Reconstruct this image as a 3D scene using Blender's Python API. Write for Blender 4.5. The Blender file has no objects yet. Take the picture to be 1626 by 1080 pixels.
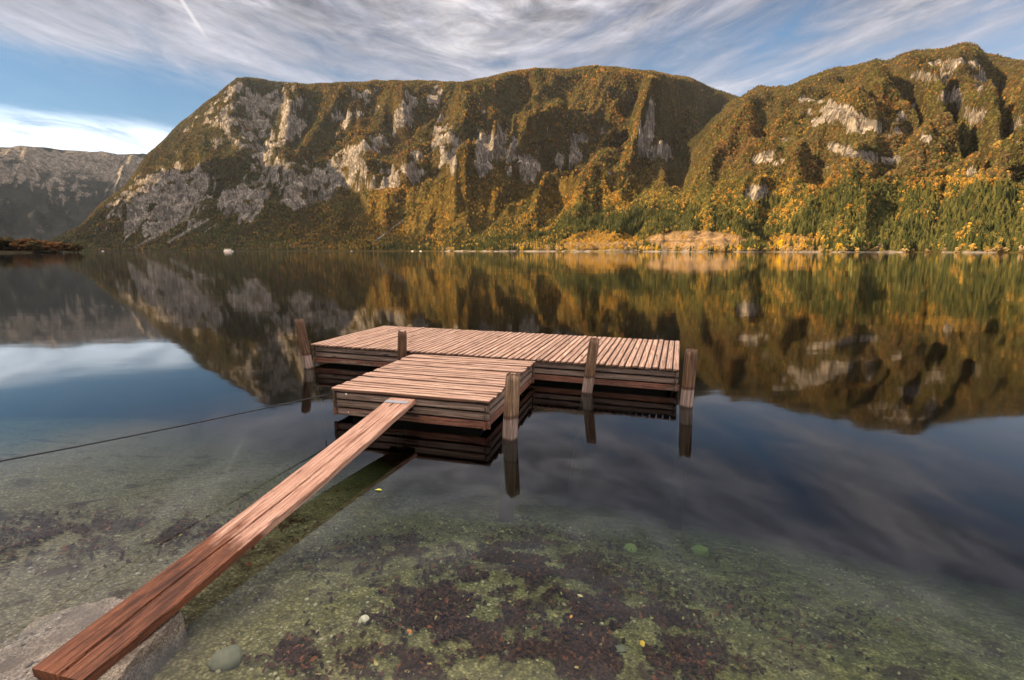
import bpy, bmesh, math, random
import numpy as np
from mathutils import Vector, Matrix, Quaternion

random.seed(7)
rng = np.random.default_rng(11)
D = bpy.data
SC = bpy.context.scene
COL = SC.collection
R = math.radians

# ------------------------------------------------------------------ camera model (used to trace the skyline into azimuth / slope)
F_PX, PITCH, CAM_H = 806.0, math.atan(142 / 806), 1.8
SP, CP = math.sin(PITCH), math.cos(PITCH)


def az_el(x, y):
    X = (np.asarray(x, float) - 813) / F_PX
    Y = -(np.asarray(y, float) - 540) / F_PX
    dz = Y * CP - SP
    fw = Y * SP + CP
    return np.arctan2(X, fw), dz / np.hypot(X, fw)


def to_px(x, y, z):
    z = z - CAM_H
    depth = y * CP - z * SP
    up = y * SP + z * CP
    depth = np.where(np.abs(depth) < 1e-6, 1e-6, depth)
    return 813 + F_PX * x / depth, 540 - F_PX * up / depth


# ------------------------------------------------------------------ helpers
def tag(o, label=None, cat=None, group=None, kind=None):
    if label: o['label'] = label
    if cat: o['category'] = cat
    if group: o['group'] = group
    if kind: o['kind'] = kind
    return o


def empty(name, loc=(0, 0, 0), rz=0.0):
    o = D.objects.new(name, None)
    o.location = loc
    o.rotation_euler = (0, 0, rz)
    o.empty_display_size = 0.2
    COL.objects.link(o)
    return o


def link(name, me, mats, parent=None):
    o = D.objects.new(name, me)
    for m in (mats if isinstance(mats, (list, tuple)) else [mats]):
        if m.name not in [x.name for x in me.materials if x]:
            me.materials.append(m)
    COL.objects.link(o)
    if parent: o.parent = parent
    return o


def np_mesh(name, V, Fq, attrs=None, smooth=True):
    """V (n,3), Fq (m,k) faces of equal size; attrs {name: array (n,) or (n,3)} on points"""
    me = D.meshes.new(name)
    V = np.asarray(V, np.float32)
    Fq = np.asarray(Fq, np.int32)
    n, m = len(V), len(Fq)
    me.vertices.add(n)
    me.vertices.foreach_set('co', V.ravel())
    if m:
        k = Fq.shape[1]
        me.loops.add(m * k)
        me.loops.foreach_set('vertex_index', Fq.ravel())
        me.polygons.add(m)
        me.polygons.foreach_set('loop_start', np.arange(0, m * k, k, dtype=np.int32))
        me.polygons.foreach_set('use_smooth', np.full(m, smooth, bool))
    me.update(calc_edges=True)
    for an, a in (attrs or {}).items():
        a = np.asarray(a, np.float32)
        if a.ndim == 1:
            me.attributes.new(an, 'FLOAT', 'POINT').data.foreach_set('value', a)
        else:
            me.attributes.new(an, 'FLOAT_VECTOR', 'POINT').data.foreach_set('vector', a.ravel())
    return me


def grid_faces(nu, nv):
    i = np.arange(nu * nv).reshape(nu, nv)
    return np.stack([i[:-1, :-1], i[1:, :-1], i[1:, 1:], i[:-1, 1:]], -1).reshape(-1, 4)


def _hash(ix, iy, seed):
    h = (ix.astype(np.int64) * 374761393 + iy.astype(np.int64) * 668265263 + seed * 982451653) & 0xFFFFFFFF
    h = ((h ^ (h >> 13)) * 1274126177) & 0xFFFFFFFF
    h = h ^ (h >> 16)
    return (h & 0xFFFFFF) / float(0xFFFFFF)


def vnoise(x, y, seed=0):
    ix, iy = np.floor(x), np.floor(y)
    fx, fy = x - ix, y - iy
    fx = fx * fx * fx * (fx * (fx * 6 - 15) + 10)
    fy = fy * fy * fy * (fy * (fy * 6 - 15) + 10)
    a, b = _hash(ix, iy, seed), _hash(ix + 1, iy, seed)
    c, d = _hash(ix, iy + 1, seed), _hash(ix + 1, iy + 1, seed)
    return (a * (1 - fx) + b * fx) * (1 - fy) + (c * (1 - fx) + d * fx) * fy


def fbm(x, y, seed=0, octv=4, gain=0.5):
    s, a, t = 0, 1.0, 0
    for k in range(octv):
        s = s + a * vnoise(x * 2 ** k + 17.3 * k, y * 2 ** k - 9.1 * k, seed + k)
        t += a
        a *= gain
    return s / t


def ridged(x, y, seed=0, octv=3):
    s, a, t = 0, 1.0, 0
    for k in range(octv):
        n = 1 - np.abs(2 * vnoise(x * 2 ** k + 5.7 * k, y * 2 ** k + 3.3 * k, seed + k) - 1)
        s = s + a * n
        t += a
        a *= 0.5
    return s / t


def sstep(a, b, x):
    t = np.clip((x - a) / (b - a), 0, 1)
    return t * t * (3 - 2 * t)


# ------------------------------------------------------------------ node helpers
def new_mat(name):
    m = D.materials.new(name)
    m.use_nodes = True
    nt = m.node_tree
    nt.nodes.clear()
    out = nt.nodes.new('ShaderNodeOutputMaterial')
    return m, nt, out


def N(nt, typ, **kw):
    n = nt.nodes.new(typ)
    for k, v in kw.items():
        if k.startswith('i_'):
            key = k[2:]
            n.inputs[int(key) if key.isdigit() else key.replace('_', ' ')].default_value = v
        else:
            setattr(n, k, v)
    return n


def L(nt, a, b):
    nt.links.new(a, b)


def sock(nt, v):
    return v


def math_n(nt, op, a, b=None, c=None, clamp=False):
    n = N(nt, 'ShaderNodeMath', operation=op, use_clamp=clamp)
    for i, v in enumerate((a, b, c)):
        if v is None: continue
        if isinstance(v, (int, float)): n.inputs[i].default_value = v
        else: L(nt, v, n.inputs[i])
    return n.outputs[0]


def vmath(nt, op, a, b=None):
    n = N(nt, 'ShaderNodeVectorMath', operation=op)
    for i, v in enumerate((a, b)):
        if v is None: continue
        if isinstance(v, (tuple, list)): n.inputs[i].default_value = v
        else: L(nt, v, n.inputs[i])
    return n.outputs['Value'] if op in ('DOT_PRODUCT', 'LENGTH') else n.outputs[0]


def mixc(nt, fac, a, b, blend='MIX'):
    n = N(nt, 'ShaderNodeMix', data_type='RGBA', blend_type=blend)
    for i, v in ((0, fac), (6, a), (7, b)):
        if isinstance(v, (int, float)): n.inputs[i].default_value = v
        elif isinstance(v, tuple): n.inputs[i].default_value = (*v, 1) if len(v) == 3 else v
        else: L(nt, v, n.inputs[i])
    return n.outputs[2]


def ramp(nt, fac, stops, interp='LINEAR'):
    n = N(nt, 'ShaderNodeValToRGB')
    cr = n.color_ramp
    cr.interpolation = interp
    while len(cr.elements) < len(stops): cr.elements.new(0.5)
    for e, (p, c) in zip(cr.elements, stops):
        e.position = p
        e.color = (c, c, c, 1) if isinstance(c, (int, float)) else (*c, 1)
    L(nt, fac, n.inputs[0])
    return n.outputs[0]


def noise(nt, vec, scale, detail=4, rough=0.55, dist=0.0):
    n = N(nt, 'ShaderNodeTexNoise')
    n.inputs['Scale'].default_value = scale
    n.inputs['Detail'].default_value = detail
    n.inputs['Roughness'].default_value = rough
    n.inputs['Distortion'].default_value = dist
    if vec is not None: L(nt, vec, n.inputs['Vector'])
    return n.outputs['Fac']


def mapping(nt, vec, scale=(1, 1, 1), rot=(0, 0, 0), loc=(0, 0, 0)):
    n = N(nt, 'ShaderNodeMapping')
    n.inputs['Scale'].default_value = scale
    n.inputs['Rotation'].default_value = rot
    n.inputs['Location'].default_value = loc
    L(nt, vec, n.inputs['Vector'])
    return n.outputs[0]


def bump(nt, h, strength=0.5, dist=0.01, normal=None):
    n = N(nt, 'ShaderNodeBump')
    n.inputs['Strength'].default_value = strength
    n.inputs['Distance'].default_value = dist
    L(nt, h, n.inputs['Height'])
    if normal is not None: L(nt, normal, n.inputs['Normal'])
    return n.outputs[0]


def bsdf(nt, out, color, rough=0.8, normal=None, spec=0.3, metallic=0.0):
    b = N(nt, 'ShaderNodeBsdfPrincipled')
    for key, v in (('Base Color', color), ('Roughness', rough), ('Specular IOR Level', spec), ('Metallic', metallic)):
        if isinstance(v, (int, float)): b.inputs[key].default_value = v
        elif isinstance(v, tuple): b.inputs[key].default_value = (*v, 1)
        else: L(nt, v, b.inputs[key])
    if normal is not None: L(nt, normal, b.inputs['Normal'])
    L(nt, b.outputs[0], out.inputs['Surface'])
    return b


def attr(nt, name, typ='GEOMETRY'):
    n = N(nt, 'ShaderNodeAttribute', attribute_name=name, attribute_type=typ)
    return n


# ------------------------------------------------------------------ materials
def wood_mat(name, dark, mid, light, wet=None, rough=0.55, grain=1.0):
    """wood along attribute 'wuv' (x along the board in m, y across, z per-board random)"""
    m, nt, out = new_mat(name)
    a = attr(nt, 'wuv').outputs['Vector']
    sx = N(nt, 'ShaderNodeSeparateXYZ')
    L(nt, a, sx.inputs[0])
    off = N(nt, 'ShaderNodeCombineXYZ')
    L(nt, math_n(nt, 'MULTIPLY', sx.outputs[2], 37.0), off.inputs[0])
    L(nt, math_n(nt, 'MULTIPLY', sx.outputs[2], 91.0), off.inputs[1])
    co = N(nt, 'ShaderNodeCombineXYZ')
    L(nt, sx.outputs[0], co.inputs[0]); L(nt, sx.outputs[1], co.inputs[1])
    p = vmath(nt, 'ADD', co.outputs[0], off.outputs[0])
    fine = noise(nt, mapping(nt, p, (4.0, 260, 1)), 1.0, 5, 0.65, 0.3)
    mid_n = noise(nt, mapping(nt, p, (2.2, 62, 1)), 1.0, 5, 0.6, 0.6)
    patch = noise(nt, mapping(nt, p, (2.5, 7, 1)), 1.0, 4, 0.6)
    knots = N(nt, 'ShaderNodeTexVoronoi')
    L(nt, mapping(nt, p, (2.3, 9, 1)), knots.inputs['Vector'])
    knots.inputs['Scale'].default_value = 1.0
    kn = ramp(nt, math_n(nt, 'ADD', knots.outputs['Distance'], math_n(nt, 'MULTIPLY', math_n(nt, 'SUBTRACT', fine, 0.5), 0.2)), [(0.09, 1.0), (0.17, 0.0)])
    g = math_n(nt, 'ADD', math_n(nt, 'MULTIPLY', fine, 0.5), math_n(nt, 'MULTIPLY', mid_n, 0.5))
    c = ramp(nt, g, [(0.39, dark), (0.475, mid), (0.57, light)])
    spk = noise(nt, mapping(nt, p, (28, 330, 1)), 1.0, 3, 0.6)
    c = mixc(nt, ramp(nt, spk, [(0.56, 0.0), (0.66, 0.75)]), c, dark)
    c = mixc(nt, math_n(nt, 'MULTIPLY', ramp(nt, patch, [(0.42, 0.0), (0.68, 1.0)]), 0.45), c, mid)
    dk = tuple(v * 0.45 for v in dark)
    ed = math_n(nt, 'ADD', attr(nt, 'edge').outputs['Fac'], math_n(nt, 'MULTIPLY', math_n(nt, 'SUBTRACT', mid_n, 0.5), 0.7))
    c = mixc(nt, math_n(nt, 'MULTIPLY', ramp(nt, ed, [(0.66, 0.0), (0.95, 1.0)]), 0.8), c, dark)  # edge dirt that also puts the gaps' shade into the board colour
    tone = math_n(nt, 'ADD', math_n(nt, 'MULTIPLY', math_n(nt, 'FRACT', math_n(nt, 'MULTIPLY', sx.outputs[2], 7.31)), 0.34), 0.80)
    tn = N(nt, 'ShaderNodeCombineColor')
    for i in range(3): L(nt, tone, tn.inputs[i])
    c = mixc(nt, 1.0, c, tn.outputs[0], 'MULTIPLY')
    if wet is not None:
        w = attr(nt, 'wet').outputs['Fac']
        wn = math_n(nt, 'ADD', w, math_n(nt, 'MULTIPLY', math_n(nt, 'SUBTRACT', patch, 0.5), 1.1))
        wf = ramp(nt, wn, [(0.42, 0.0), (0.58, 1.0)])
        c2 = mixc(nt, ramp(nt, g, [(0.38, 0.0), (0.56, 1.0)]), wet[0], wet[1])
        c2 = mixc(nt, ramp(nt, spk, [(0.54, 0.0), (0.64, 0.8)]), c2, wet[0])
        c2 = mixc(nt, ramp(nt, patch, [(0.35, 0.7), (0.55, 0.0)]), c2, tuple(v * 0.9 for v in wet[0]))
        c = mixc(nt, wf, c, c2)
    c = mixc(nt, math_n(nt, 'MULTIPLY', kn, 0.85), c, dk)
    nrm = bump(nt, math_n(nt, 'SUBTRACT', g, math_n(nt, 'MULTIPLY', kn, 0.3)), 0.55 * grain, 0.006)
    bsdf(nt, out, c, rough, nrm, 0.25)
    return m


MAT = {}
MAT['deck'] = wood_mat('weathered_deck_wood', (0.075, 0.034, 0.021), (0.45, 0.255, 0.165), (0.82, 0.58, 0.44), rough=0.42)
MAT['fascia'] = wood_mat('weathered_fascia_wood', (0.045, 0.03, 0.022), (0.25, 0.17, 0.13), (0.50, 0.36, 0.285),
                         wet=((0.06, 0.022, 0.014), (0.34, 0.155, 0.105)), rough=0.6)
MAT['plank'] = wood_mat('gangplank_wood', (0.11, 0.048, 0.030), (0.38, 0.20, 0.135), (0.64, 0.40, 0.295),
                        wet=((0.030, 0.012, 0.008), (0.25, 0.092, 0.044)), rough=0.6, grain=1.3)
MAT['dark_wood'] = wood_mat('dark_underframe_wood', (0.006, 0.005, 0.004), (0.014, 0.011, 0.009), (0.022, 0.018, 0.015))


def post_mat():
    m, nt, out = new_mat('weathered_post_wood')
    a = attr(nt, 'wuv').outputs['Vector']
    sx = N(nt, 'ShaderNodeSeparateXYZ'); L(nt, a, sx.inputs[0])
    p = vmath(nt, 'ADD', a, (0, 0, 0))
    g = noise(nt, mapping(nt, p, (3, 55, 9)), 1.0, 6, 0.65, 0.4)
    b = noise(nt, mapping(nt, p, (5, 9, 13)), 1.0, 4, 0.6)
    c = ramp(nt, g, [(0.34, (0.05, 0.03, 0.018)), (0.5, (0.21, 0.13, 0.075)), (0.66, (0.40, 0.27, 0.17))])
    c = mixc(nt, ramp(nt, b, [(0.45, 0.0), (0.7, 0.55)]), c, (0.09, 0.045, 0.022))
    lo = ramp(nt, g, [(0.34, (0.09, 0.058, 0.045)), (0.62, (0.36, 0.26, 0.215))])
    tn = attr(nt, 'tone').outputs['Fac']
    tnc = N(nt, 'ShaderNodeCombineColor')
    for i_, k_ in enumerate((1.0, 0.8, 0.68)): L(nt, math_n(nt, 'MULTIPLY_ADD', tn, 1 - k_, k_), tnc.inputs[i_])
    c = mixc(nt, 1.0, c, tnc.outputs[0], 'MULTIPLY')
    tv = N(nt, 'ShaderNodeCombineColor')
    for i_ in range(3): L(nt, math_n(nt, 'MULTIPLY_ADD', tn, 0.55, 0.45), tv.inputs[i_])
    c = mixc(nt, 1.0, c, tv.outputs[0], 'MULTIPLY')
    hz = math_n(nt, 'ADD', sx.outputs[0], math_n(nt, 'MULTIPLY', math_n(nt, 'SUBTRACT', b, 0.5), 0.05))
    band = ramp(nt, hz, [(0.205, 1.0), (0.225, 0.0)])
    c = mixc(nt, band, c, lo)
    ring = math_n(nt, 'SUBTRACT', ramp(nt, hz, [(0.235, 1.0), (0.25, 0.0)]), ramp(nt, hz, [(0.20, 1.0), (0.215, 0.0)]), None, True)
    c = mixc(nt, math_n(nt, 'MULTIPLY', ring, 0.75), c, (0.05, 0.02, 0.01))
    wetb = ramp(nt, hz, [(0.012, 1.0), (0.035, 0.0)])
    c = mixc(nt, wetb, c, (0.035, 0.022, 0.015))
    c = mixc(nt, ramp(nt, math_n(nt, 'ADD', hz, 0.5), [(0.47, 1.0), (0.5, 0.0)]), c, (0.010, 0.010, 0.006))
    bsdf(nt, out, c, 0.62, bump(nt, g, 0.7, 0.008), 0.3)
    return m


MAT['post'] = post_mat()


def end_grain():
    m, nt, out = new_mat('post_end_grain')
    tc = N(nt, 'ShaderNodeTexCoord')
    g = noise(nt, tc.outputs['Object'], 60, 5, 0.7)
    c = ramp(nt, g, [(0.35, (0.02, 0.012, 0.008)), (0.65, (0.16, 0.095, 0.06))])
    bsdf(nt, out, c, 0.85, bump(nt, g, 0.8, 0.01), 0.2)
    return m


MAT['end'] = end_grain()


def simple(name, col, rough=0.6, metallic=0.0, ns=30, var=0.35, spec=0.3):
    m, nt, out = new_mat(name)
    tc = N(nt, 'ShaderNodeTexCoord')
    g = noise(nt, tc.outputs['Object'], ns, 5, 0.6)
    c = mixc(nt, g, tuple(v * (1 - var) for v in col), tuple(min(1, v * (1 + var)) for v in col))
    bsdf(nt, out, c, rough, bump(nt, g, 0.3, 0.004), spec, metallic)
    return m


MAT['metal'] = simple('dull_zinc_strip', (0.33, 0.34, 0.36), 0.55, 0.35, 40)
MAT['rope'] = simple('dark_steel_cable', (0.035, 0.037, 0.042), 0.6, 0.2, 200)
MAT['nail'] = simple('white_painted_tag', (0.75, 0.75, 0.75), 0.5)
MAT['boat_white'] = simple('white_boat_paint', (0.78, 0.78, 0.76), 0.35, ns=0.6, var=0.06)
MAT['boat_glass'] = simple('dark_boat_glass', (0.03, 0.04, 0.05), 0.15, ns=0.6)
MAT['boat_red'] = simple('red_boat_stripe', (0.45, 0.09, 0.05), 0.5, ns=0.6)
MAT['leaf_y'] = simple('fallen_yellow_leaf', (0.62, 0.40, 0.05), 0.6, ns=60, var=0.25)
MAT['leaf_o'] = simple('fallen_orange_leaf', (0.55, 0.17, 0.04), 0.6, ns=60, var=0.25)
MAT['stone_w'] = simple('white_limestone', (0.62, 0.58, 0.46), 0.8, ns=40, var=0.2)
MAT['stone_g'] = simple('mossy_grey_stone', (0.13, 0.135, 0.095), 0.85, ns=25, var=0.5)
MAT['stone_y'] = simple('yellow_green_stone', (0.24, 0.27, 0.11), 0.85, ns=25, var=0.3)
MAT['bark'] = simple('tree_bark', (0.07, 0.055, 0.045), 0.9, ns=1.5)


def foliage_mat(name, inst=True):
    m, nt, out = new_mat(name)
    typ = 'INSTANCER' if inst else 'OBJECT'
    t = attr(nt, 'tint', typ).outputs['Color'] if inst else N(nt, 'ShaderNodeObjectInfo').outputs['Color']
    tc = N(nt, 'ShaderNodeTexCoord')
    g = noise(nt, tc.outputs['Object'], 0.9, 3, 0.7)
    gg = ramp(nt, g, [(0.3, 0.55), (0.7, 1.4)])
    c = mixc(nt, 1.0, t, gg, 'MULTIPLY')
    d = N(nt, 'ShaderNodeBsdfDiffuse')
    tr = N(nt, 'ShaderNodeBsdfTranslucent')
    L(nt, c, d.inputs[0]); L(nt, c, tr.inputs[0])
    mx = N(nt, 'ShaderNodeMixShader', i_0=0.12)
    L(nt, d.outputs[0], mx.inputs[1]); L(nt, tr.outputs[0], mx.inputs[2])
    L(nt, mx.outputs[0], out.inputs['Surface'])
    return m


MAT['foliage'] = foliage_mat('wood_foliage')
MAT['foliage_single'] = foliage_mat('shore_tree_foliage', False)


def terrain_mat():
    m, nt, out = new_mat('mountain_ground')
    geo = N(nt, 'ShaderNodeNewGeometry')
    pos = geo.outputs['Position']
    rk = attr(nt, 'rock').outputs['Fac']
    tint = attr(nt, 'tint').outputs['Vector']
    n1 = noise(nt, mapping(nt, pos, (1, 1, 1)), 0.03, 6, 0.65)
    n2 = noise(nt, mapping(nt, pos, (1, 1, 0.35)), 0.16, 6, 0.7, 0.5)
    n3 = noise(nt, mapping(nt, pos, (0.25, 0.25, 1)), 0.09, 5, 0.65, 0.8)
    rc = ramp(nt, n2, [(0.32, (0.06, 0.055, 0.05)), (0.48, (0.21, 0.185, 0.16)), (0.64, (0.46, 0.40, 0.34))])
    rc = mixc(nt, ramp(nt, n3, [(0.45, 0.0), (0.62, 0.6)]), rc, (0.17, 0.14, 0.11))
    rc = mixc(nt, ramp(nt, n1, [(0.46, 0.0), (0.58, 0.7)]), rc, (0.085, 0.075, 0.06))
    v = math_n(nt, 'ADD', rk, math_n(nt, 'MULTIPLY', math_n(nt, 'SUBTRACT', n2, 0.5), 0.7))
    f = ramp(nt, v, [(0.42, 0.0), (0.56, 1.0)])
    gv = ramp(nt, n2, [(0.3, 0.55), (0.7, 1.35)])
    gc = mixc(nt, 1.0, tint, gv, 'MULTIPLY')
    c = mixc(nt, f, gc, rc)
    cr_ = noise(nt, mapping(nt, pos, (1, 1, 0.45)), 0.045, 4, 0.6, 0.8)
    crk = ramp(nt, math_n(nt, 'ABSOLUTE', math_n(nt, 'SUBTRACT', cr_, 0.5)), [(0.0, 1.0), (0.035, 0.0)])
    c = mixc(nt, math_n(nt, 'MULTIPLY', math_n(nt, 'MULTIPLY', crk, f), 0.75), c, (0.05, 0.045, 0.038))
    h = math_n(nt, 'SUBTRACT', math_n(nt, 'ADD', n2, math_n(nt, 'MULTIPLY', n3, 0.8)), math_n(nt, 'MULTIPLY', crk, 0.6))
    bsdf(nt, out, c, 0.95, bump(nt, h, 0.9, 9.0), 0.05)
    return m


MAT['terrain'] = terrain_mat()

# ------------------------------------------------------------------ MOUNTAINS
TH0, TH1 = R(-60), R(60)
NT_, NR = 1250, 900


def curve(pts):
    a, e = az_el([p[0] for p in pts], [p[1] for p in pts])
    o = np.argsort(a)
    return a[o], e[o]


MAIN_SKY = [(-60, 400), (20, 398), (60, 390), (97, 374), (128, 357), (150, 333), (163, 319), (202, 290), (233, 244), (247, 232), (280, 200),
            (320, 165), (355, 141), (375, 124), (390, 121), (412, 122), (440, 127), (465, 130), (500, 129), (550, 130), (590, 127), (640, 129),
            (662, 126), (700, 129), (735, 131), (775, 121), (800, 114), (850, 108), (900, 110), (940, 104), (980, 106),
            (1040, 113), (1090, 122), (1130, 134), (1175, 152), (1220, 175), (1300, 215), (1400, 260), (1626, 330), (2400, 380)]
RIGHT_SKY = [(700, 399), (820, 385), (900, 362), (960, 338), (1010, 305), (1060, 262), (1090, 233), (1120, 205), (1150, 177), (1175, 153), (1190, 141),
             (1205, 134), (1228, 135), (1250, 131), (1275, 120), (1300, 111), (1350, 95), (1390, 86), (1420, 84), (1450, 76),
             (1490, 69), (1530, 64), (1550, 67), (1565, 78), (1600, 84), (1626, 86), (1700, 98), (1900, 120), (2300, 160)]
ma, me_ = curve(MAIN_SKY)
ra, re_ = curve(RIGHT_SKY)
DEG = 180 / math.pi


def shore_r(th):
    d = th * DEG
    return np.interp(d, [-60, -47, -42, -36, -30, -20, -12, -5, 3, 12, 22, 32, 42, 60],
                     [3000, 2900, 2700, 2350, 2000, 1560, 1270, 1060, 900, 790, 710, 650, 610, 600]) + 26 * np.sin(th * 31) + 14 * np.sin(th * 83 + 1) + 5 * np.sin(th * 240)


def ridge_main(th):
    d = th * DEG
    return np.interp(d, [-60, -42, -36, -30, -20, -10, 5, 20, 40, 60], [4300, 4200, 4150, 3950, 3750, 3550, 3400, 3200, 3000, 2900])


def ridge_right(th):
    d = th * DEG
    return np.interp(d, [-8, 5, 15, 25, 40, 60], [1150, 1350, 1650, 1800, 1850, 1800])


FS = [0, 0.04, 0.1, 0.2, 0.3, 0.42, 0.55, 0.7, 0.85, 1.0, 1.15, 1.4, 2.5]
FM = [0, 0.012, 0.042, 0.108, 0.19, 0.325, 0.52, 0.73, 0.885, 1.0, 0.97, 0.75, -0.1]
FRt = [0, 0.012, 0.045, 0.14, 0.26, 0.42, 0.58, 0.745, 0.885, 1.0, 0.97, 0.75, -0.1]

th = np.linspace(TH0, TH1, NT_)
rr = 560 * (5200 / 560) ** (np.linspace(0, 1, NR))
TH, RR = np.meshgrid(th, rr, indexing='ij')
X, Y = RR * np.sin(TH), RR * np.cos(TH)


def px_blob(px, py, lst, soft=0.35):
    v = np.zeros_like(px)
    for (cx, cy, ax, ay, rot, val) in lst:
        c, s = math.cos(R(rot)), math.sin(R(rot))
        u = ((px - cx) * c + (py - cy) * s) / ax
        w = (-(px - cx) * s + (py - cy) * c) / ay
        d = np.sqrt(u * u + w * w)
        v = np.maximum(v, val * (1 - sstep(1 - soft, 1 + soft, d)))
    return v


S = shore_r(TH)
Rm = ridge_main(TH)
Rr = np.maximum(ridge_right(TH), S + 450)
elm = np.interp(TH, ma, me_)
elr = np.interp(TH, ra, re_)
Hm, Hr = elm * Rm + CAM_H, elr * Rr + CAM_H
sm, sr = (RR - S) / (Rm - S), (RR - S) / (Rr - S)
wx = 240 * (fbm(X / 420, Y / 420, 3) - 0.5)
wy = 300 * (fbm(X / 420, Y / 420, 9) - 0.5)


def relief(s, arc, slant, amp, seed, wid, length):
    a = (arc + wx - slant * s) / wid
    b = (s * 2300 + wy) / length
    env = sstep(0.02, 0.22, s) * (1 - sstep(0.86, 1.0, s))
    big = ridged(a, b, seed, 2) - 0.52
    med = ridged(a * 2.9 + 3.1, b * 2.2, seed + 20, 2) - 0.52
    return env * amp * (big * 1.25 + med * 0.5)


arc = TH * 2100
dm = relief(sm, arc, 1300, 150, 31, 240, 800) * (0.6 + 0.8 * fbm(X / 500, Y / 500, 41, 2))
dr = relief(sr, TH * 1400, 260, 52, 57, 210, 800)


def profile(s, H, FF):
    z = H * np.interp(s, FS, FF)
    return np.where(s < 0, s * 60, z)


zm = profile(sm, Hm, FM) * (1 - 0.35 * sstep(R(17.5), R(20.5), TH) * np.sin(np.pi * np.clip(sm, 0, 1))) + dm
zr = profile(sr, Hr, FRt) + dr

# traced features of the main massif: ribs (bulges) and gullies (cuts)  (x0,y0,x1,y1,width px,amp m)
RIBS = [(935, 112, 840, 165, 30, 120), (840, 165, 745, 215, 30, 135), (745, 215, 705, 285, 24, 115), (880, 205, 790, 250, 22, 90), (790, 250, 755, 295, 18, 80),
        (735, 145, 630, 210, 28, 105), (630, 210, 560, 285, 26, 115), (650, 135, 545, 200, 26, 95), (545, 200, 455, 290, 26, 110), (560, 135, 475, 190, 22, 80), (475, 190, 430, 260, 20, 70),
        (900, 285, 740, 320, 22, 55), (740, 320, 580, 352, 22, 65), (690, 240, 590, 310, 18, 60), (1062, 120, 1022, 225, 24, 140), (1030, 190, 1048, 255, 18, 90), (1000, 250, 940, 300, 24, 50),
        (380, 130, 320, 250, 26, 80), (470, 150, 455, 215, 14, 50), (400, 240, 370, 290, 22, 50),
        (1235, 135, 1130, 250, 36, 30), (1440, 90, 1330, 200, 30, 45), (1540, 70, 1480, 150, 26, 50), (1560, 190, 1440, 290, 30, 40), (1626, 190, 1590, 290, 22, 60), (1350, 200, 1215, 280, 26, 14)]
CUTS = [(940, 185, 890, 260, 34, -80), (1005, 165, 975, 250, 28, -85), (420, 150, 420, 250, 26, -95), (490, 215, 455, 275, 16, -60),
        (1085, 140, 1075, 260, 26, -130), (1140, 160, 1110, 220, 20, -90), (1480, 110, 1600, 290, 16, -75), (1395, 95, 1530, 240, 14, -60), (1580, 100, 1615, 240, 20, -70), (1415, 85, 1440, 130, 16, -45), (1280, 240, 1300, 290, 16, -30), (1200, 150, 1215, 230, 14, -22), (1340, 110, 1375, 170, 12, -30)]


def seg_field(px, py, x0, y0, x1, y1, w):
    dx, dy = x1 - x0, y1 - y0
    t = np.clip(((px - x0) * dx + (py - y0) * dy) / (dx * dx + dy * dy), 0, 1)
    d = np.hypot(px - (x0 + t * dx), py - (y0 + t * dy))
    return np.exp(-(d / w) ** 2 * 1.2)


Z0 = np.maximum(zm, zr)
PX, PY = to_px(X, Y, Z0)
wob = 34 * (fbm(X / 130, Y / 130, 71) - 0.5)
dz = np.zeros_like(Z0)
smax = np.where(zm > zr, sm, sr)
for (x0, y0, x1, y1, w, a) in RIBS + CUTS:
    dz += a * seg_field(PX + wob, PY + wob * 0.7, x0, y0, x1, y1, w)
edge = 1 - sstep(0.86, 0.99, smax)
Z = Z0 + dz * edge
# smooth seam between the two mountains
k = 30.0
# broken cliffs: terraces where the rock is bare
ROCK = [(385, 175, 70, 60, -30, .6), (440, 205, 45, 75, 20, .6), (300, 170, 28, 30, -40, .5), (265, 320, 70, 50, -25, .95), (215, 335, 60, 40, -35, .7), (385, 322, 38, 32, 0, .95),
        (420, 262, 26, 45, 20, .65), (520, 285, 75, 32, -18, .8), (600, 290, 40, 28, -20, .75), (590, 160, 60, 20, -20, .35), (455, 250, 20, 60, 15, .6), (700, 215, 22, 22, 0, .8), (640, 180, 14, 34, 20, .7),
        (715, 258, 14, 30, 5, .8), (770, 245, 16, 40, 5, .85), (800, 232, 24, 28, 10, .6), (840, 270, 24, 20, 0, .7), (1030, 195, 16, 44, 15, .95), (1050, 243, 20, 16, 0, .8), (690, 150, 14, 20, 0, .5),
        (905, 215, 30, 20, 0, .3), (970, 215, 40, 20, 0, .3), (835, 275, 10, 20, 0, .5),
        (1310, 170, 42, 18, 12, .72), (1290, 178, 20, 22, 30, .6), (1390, 196, 14, 10, 0, .7), (1235, 262, 16, 8, 0, .7), (1480, 122, 30, 10, 10, .8), (1560, 130, 20, 14, 20, .7), (470, 300, 30, 30, -20, .7), (660, 265, 24, 22, -20, .7), (560, 250, 26, 22, -20, .6), (540, 190, 22, 24, -20, .5), (600, 230, 20, 20, -20, .5), (905, 250, 26, 18, 0, .5), (1345, 188, 40, 10, 10, .6), (1265, 222, 26, 7, 0, .55), (1290, 175, 16, 22, 30, .6), (1410, 258, 44, 10, 8, .85), (1335, 242, 22, 8, 10, .8), (1415, 210, 16, 9, 0, .8),
        (1200, 303, 16, 15, 0, 1.0), (1210, 256, 24, 10, -20, .85), (1202, 265, 8, 18, 0, .6), (1505, 155, 24, 12, 10, .9), (1545, 180, 22, 12, 35, .9), (1495, 100, 24, 9, 25, .85), (1530, 100, 26, 9, 0, .6), (1545, 275, 10, 10, 0, .7),
        (1618, 210, 10, 22, 0, .8), (1430, 185, 12, 8, 0, .5), (1462, 220, 12, 7, 0, .5), (1350, 205, 25, 8, 0, .4)]
PX, PY = to_px(X, Y, Z)
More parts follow.
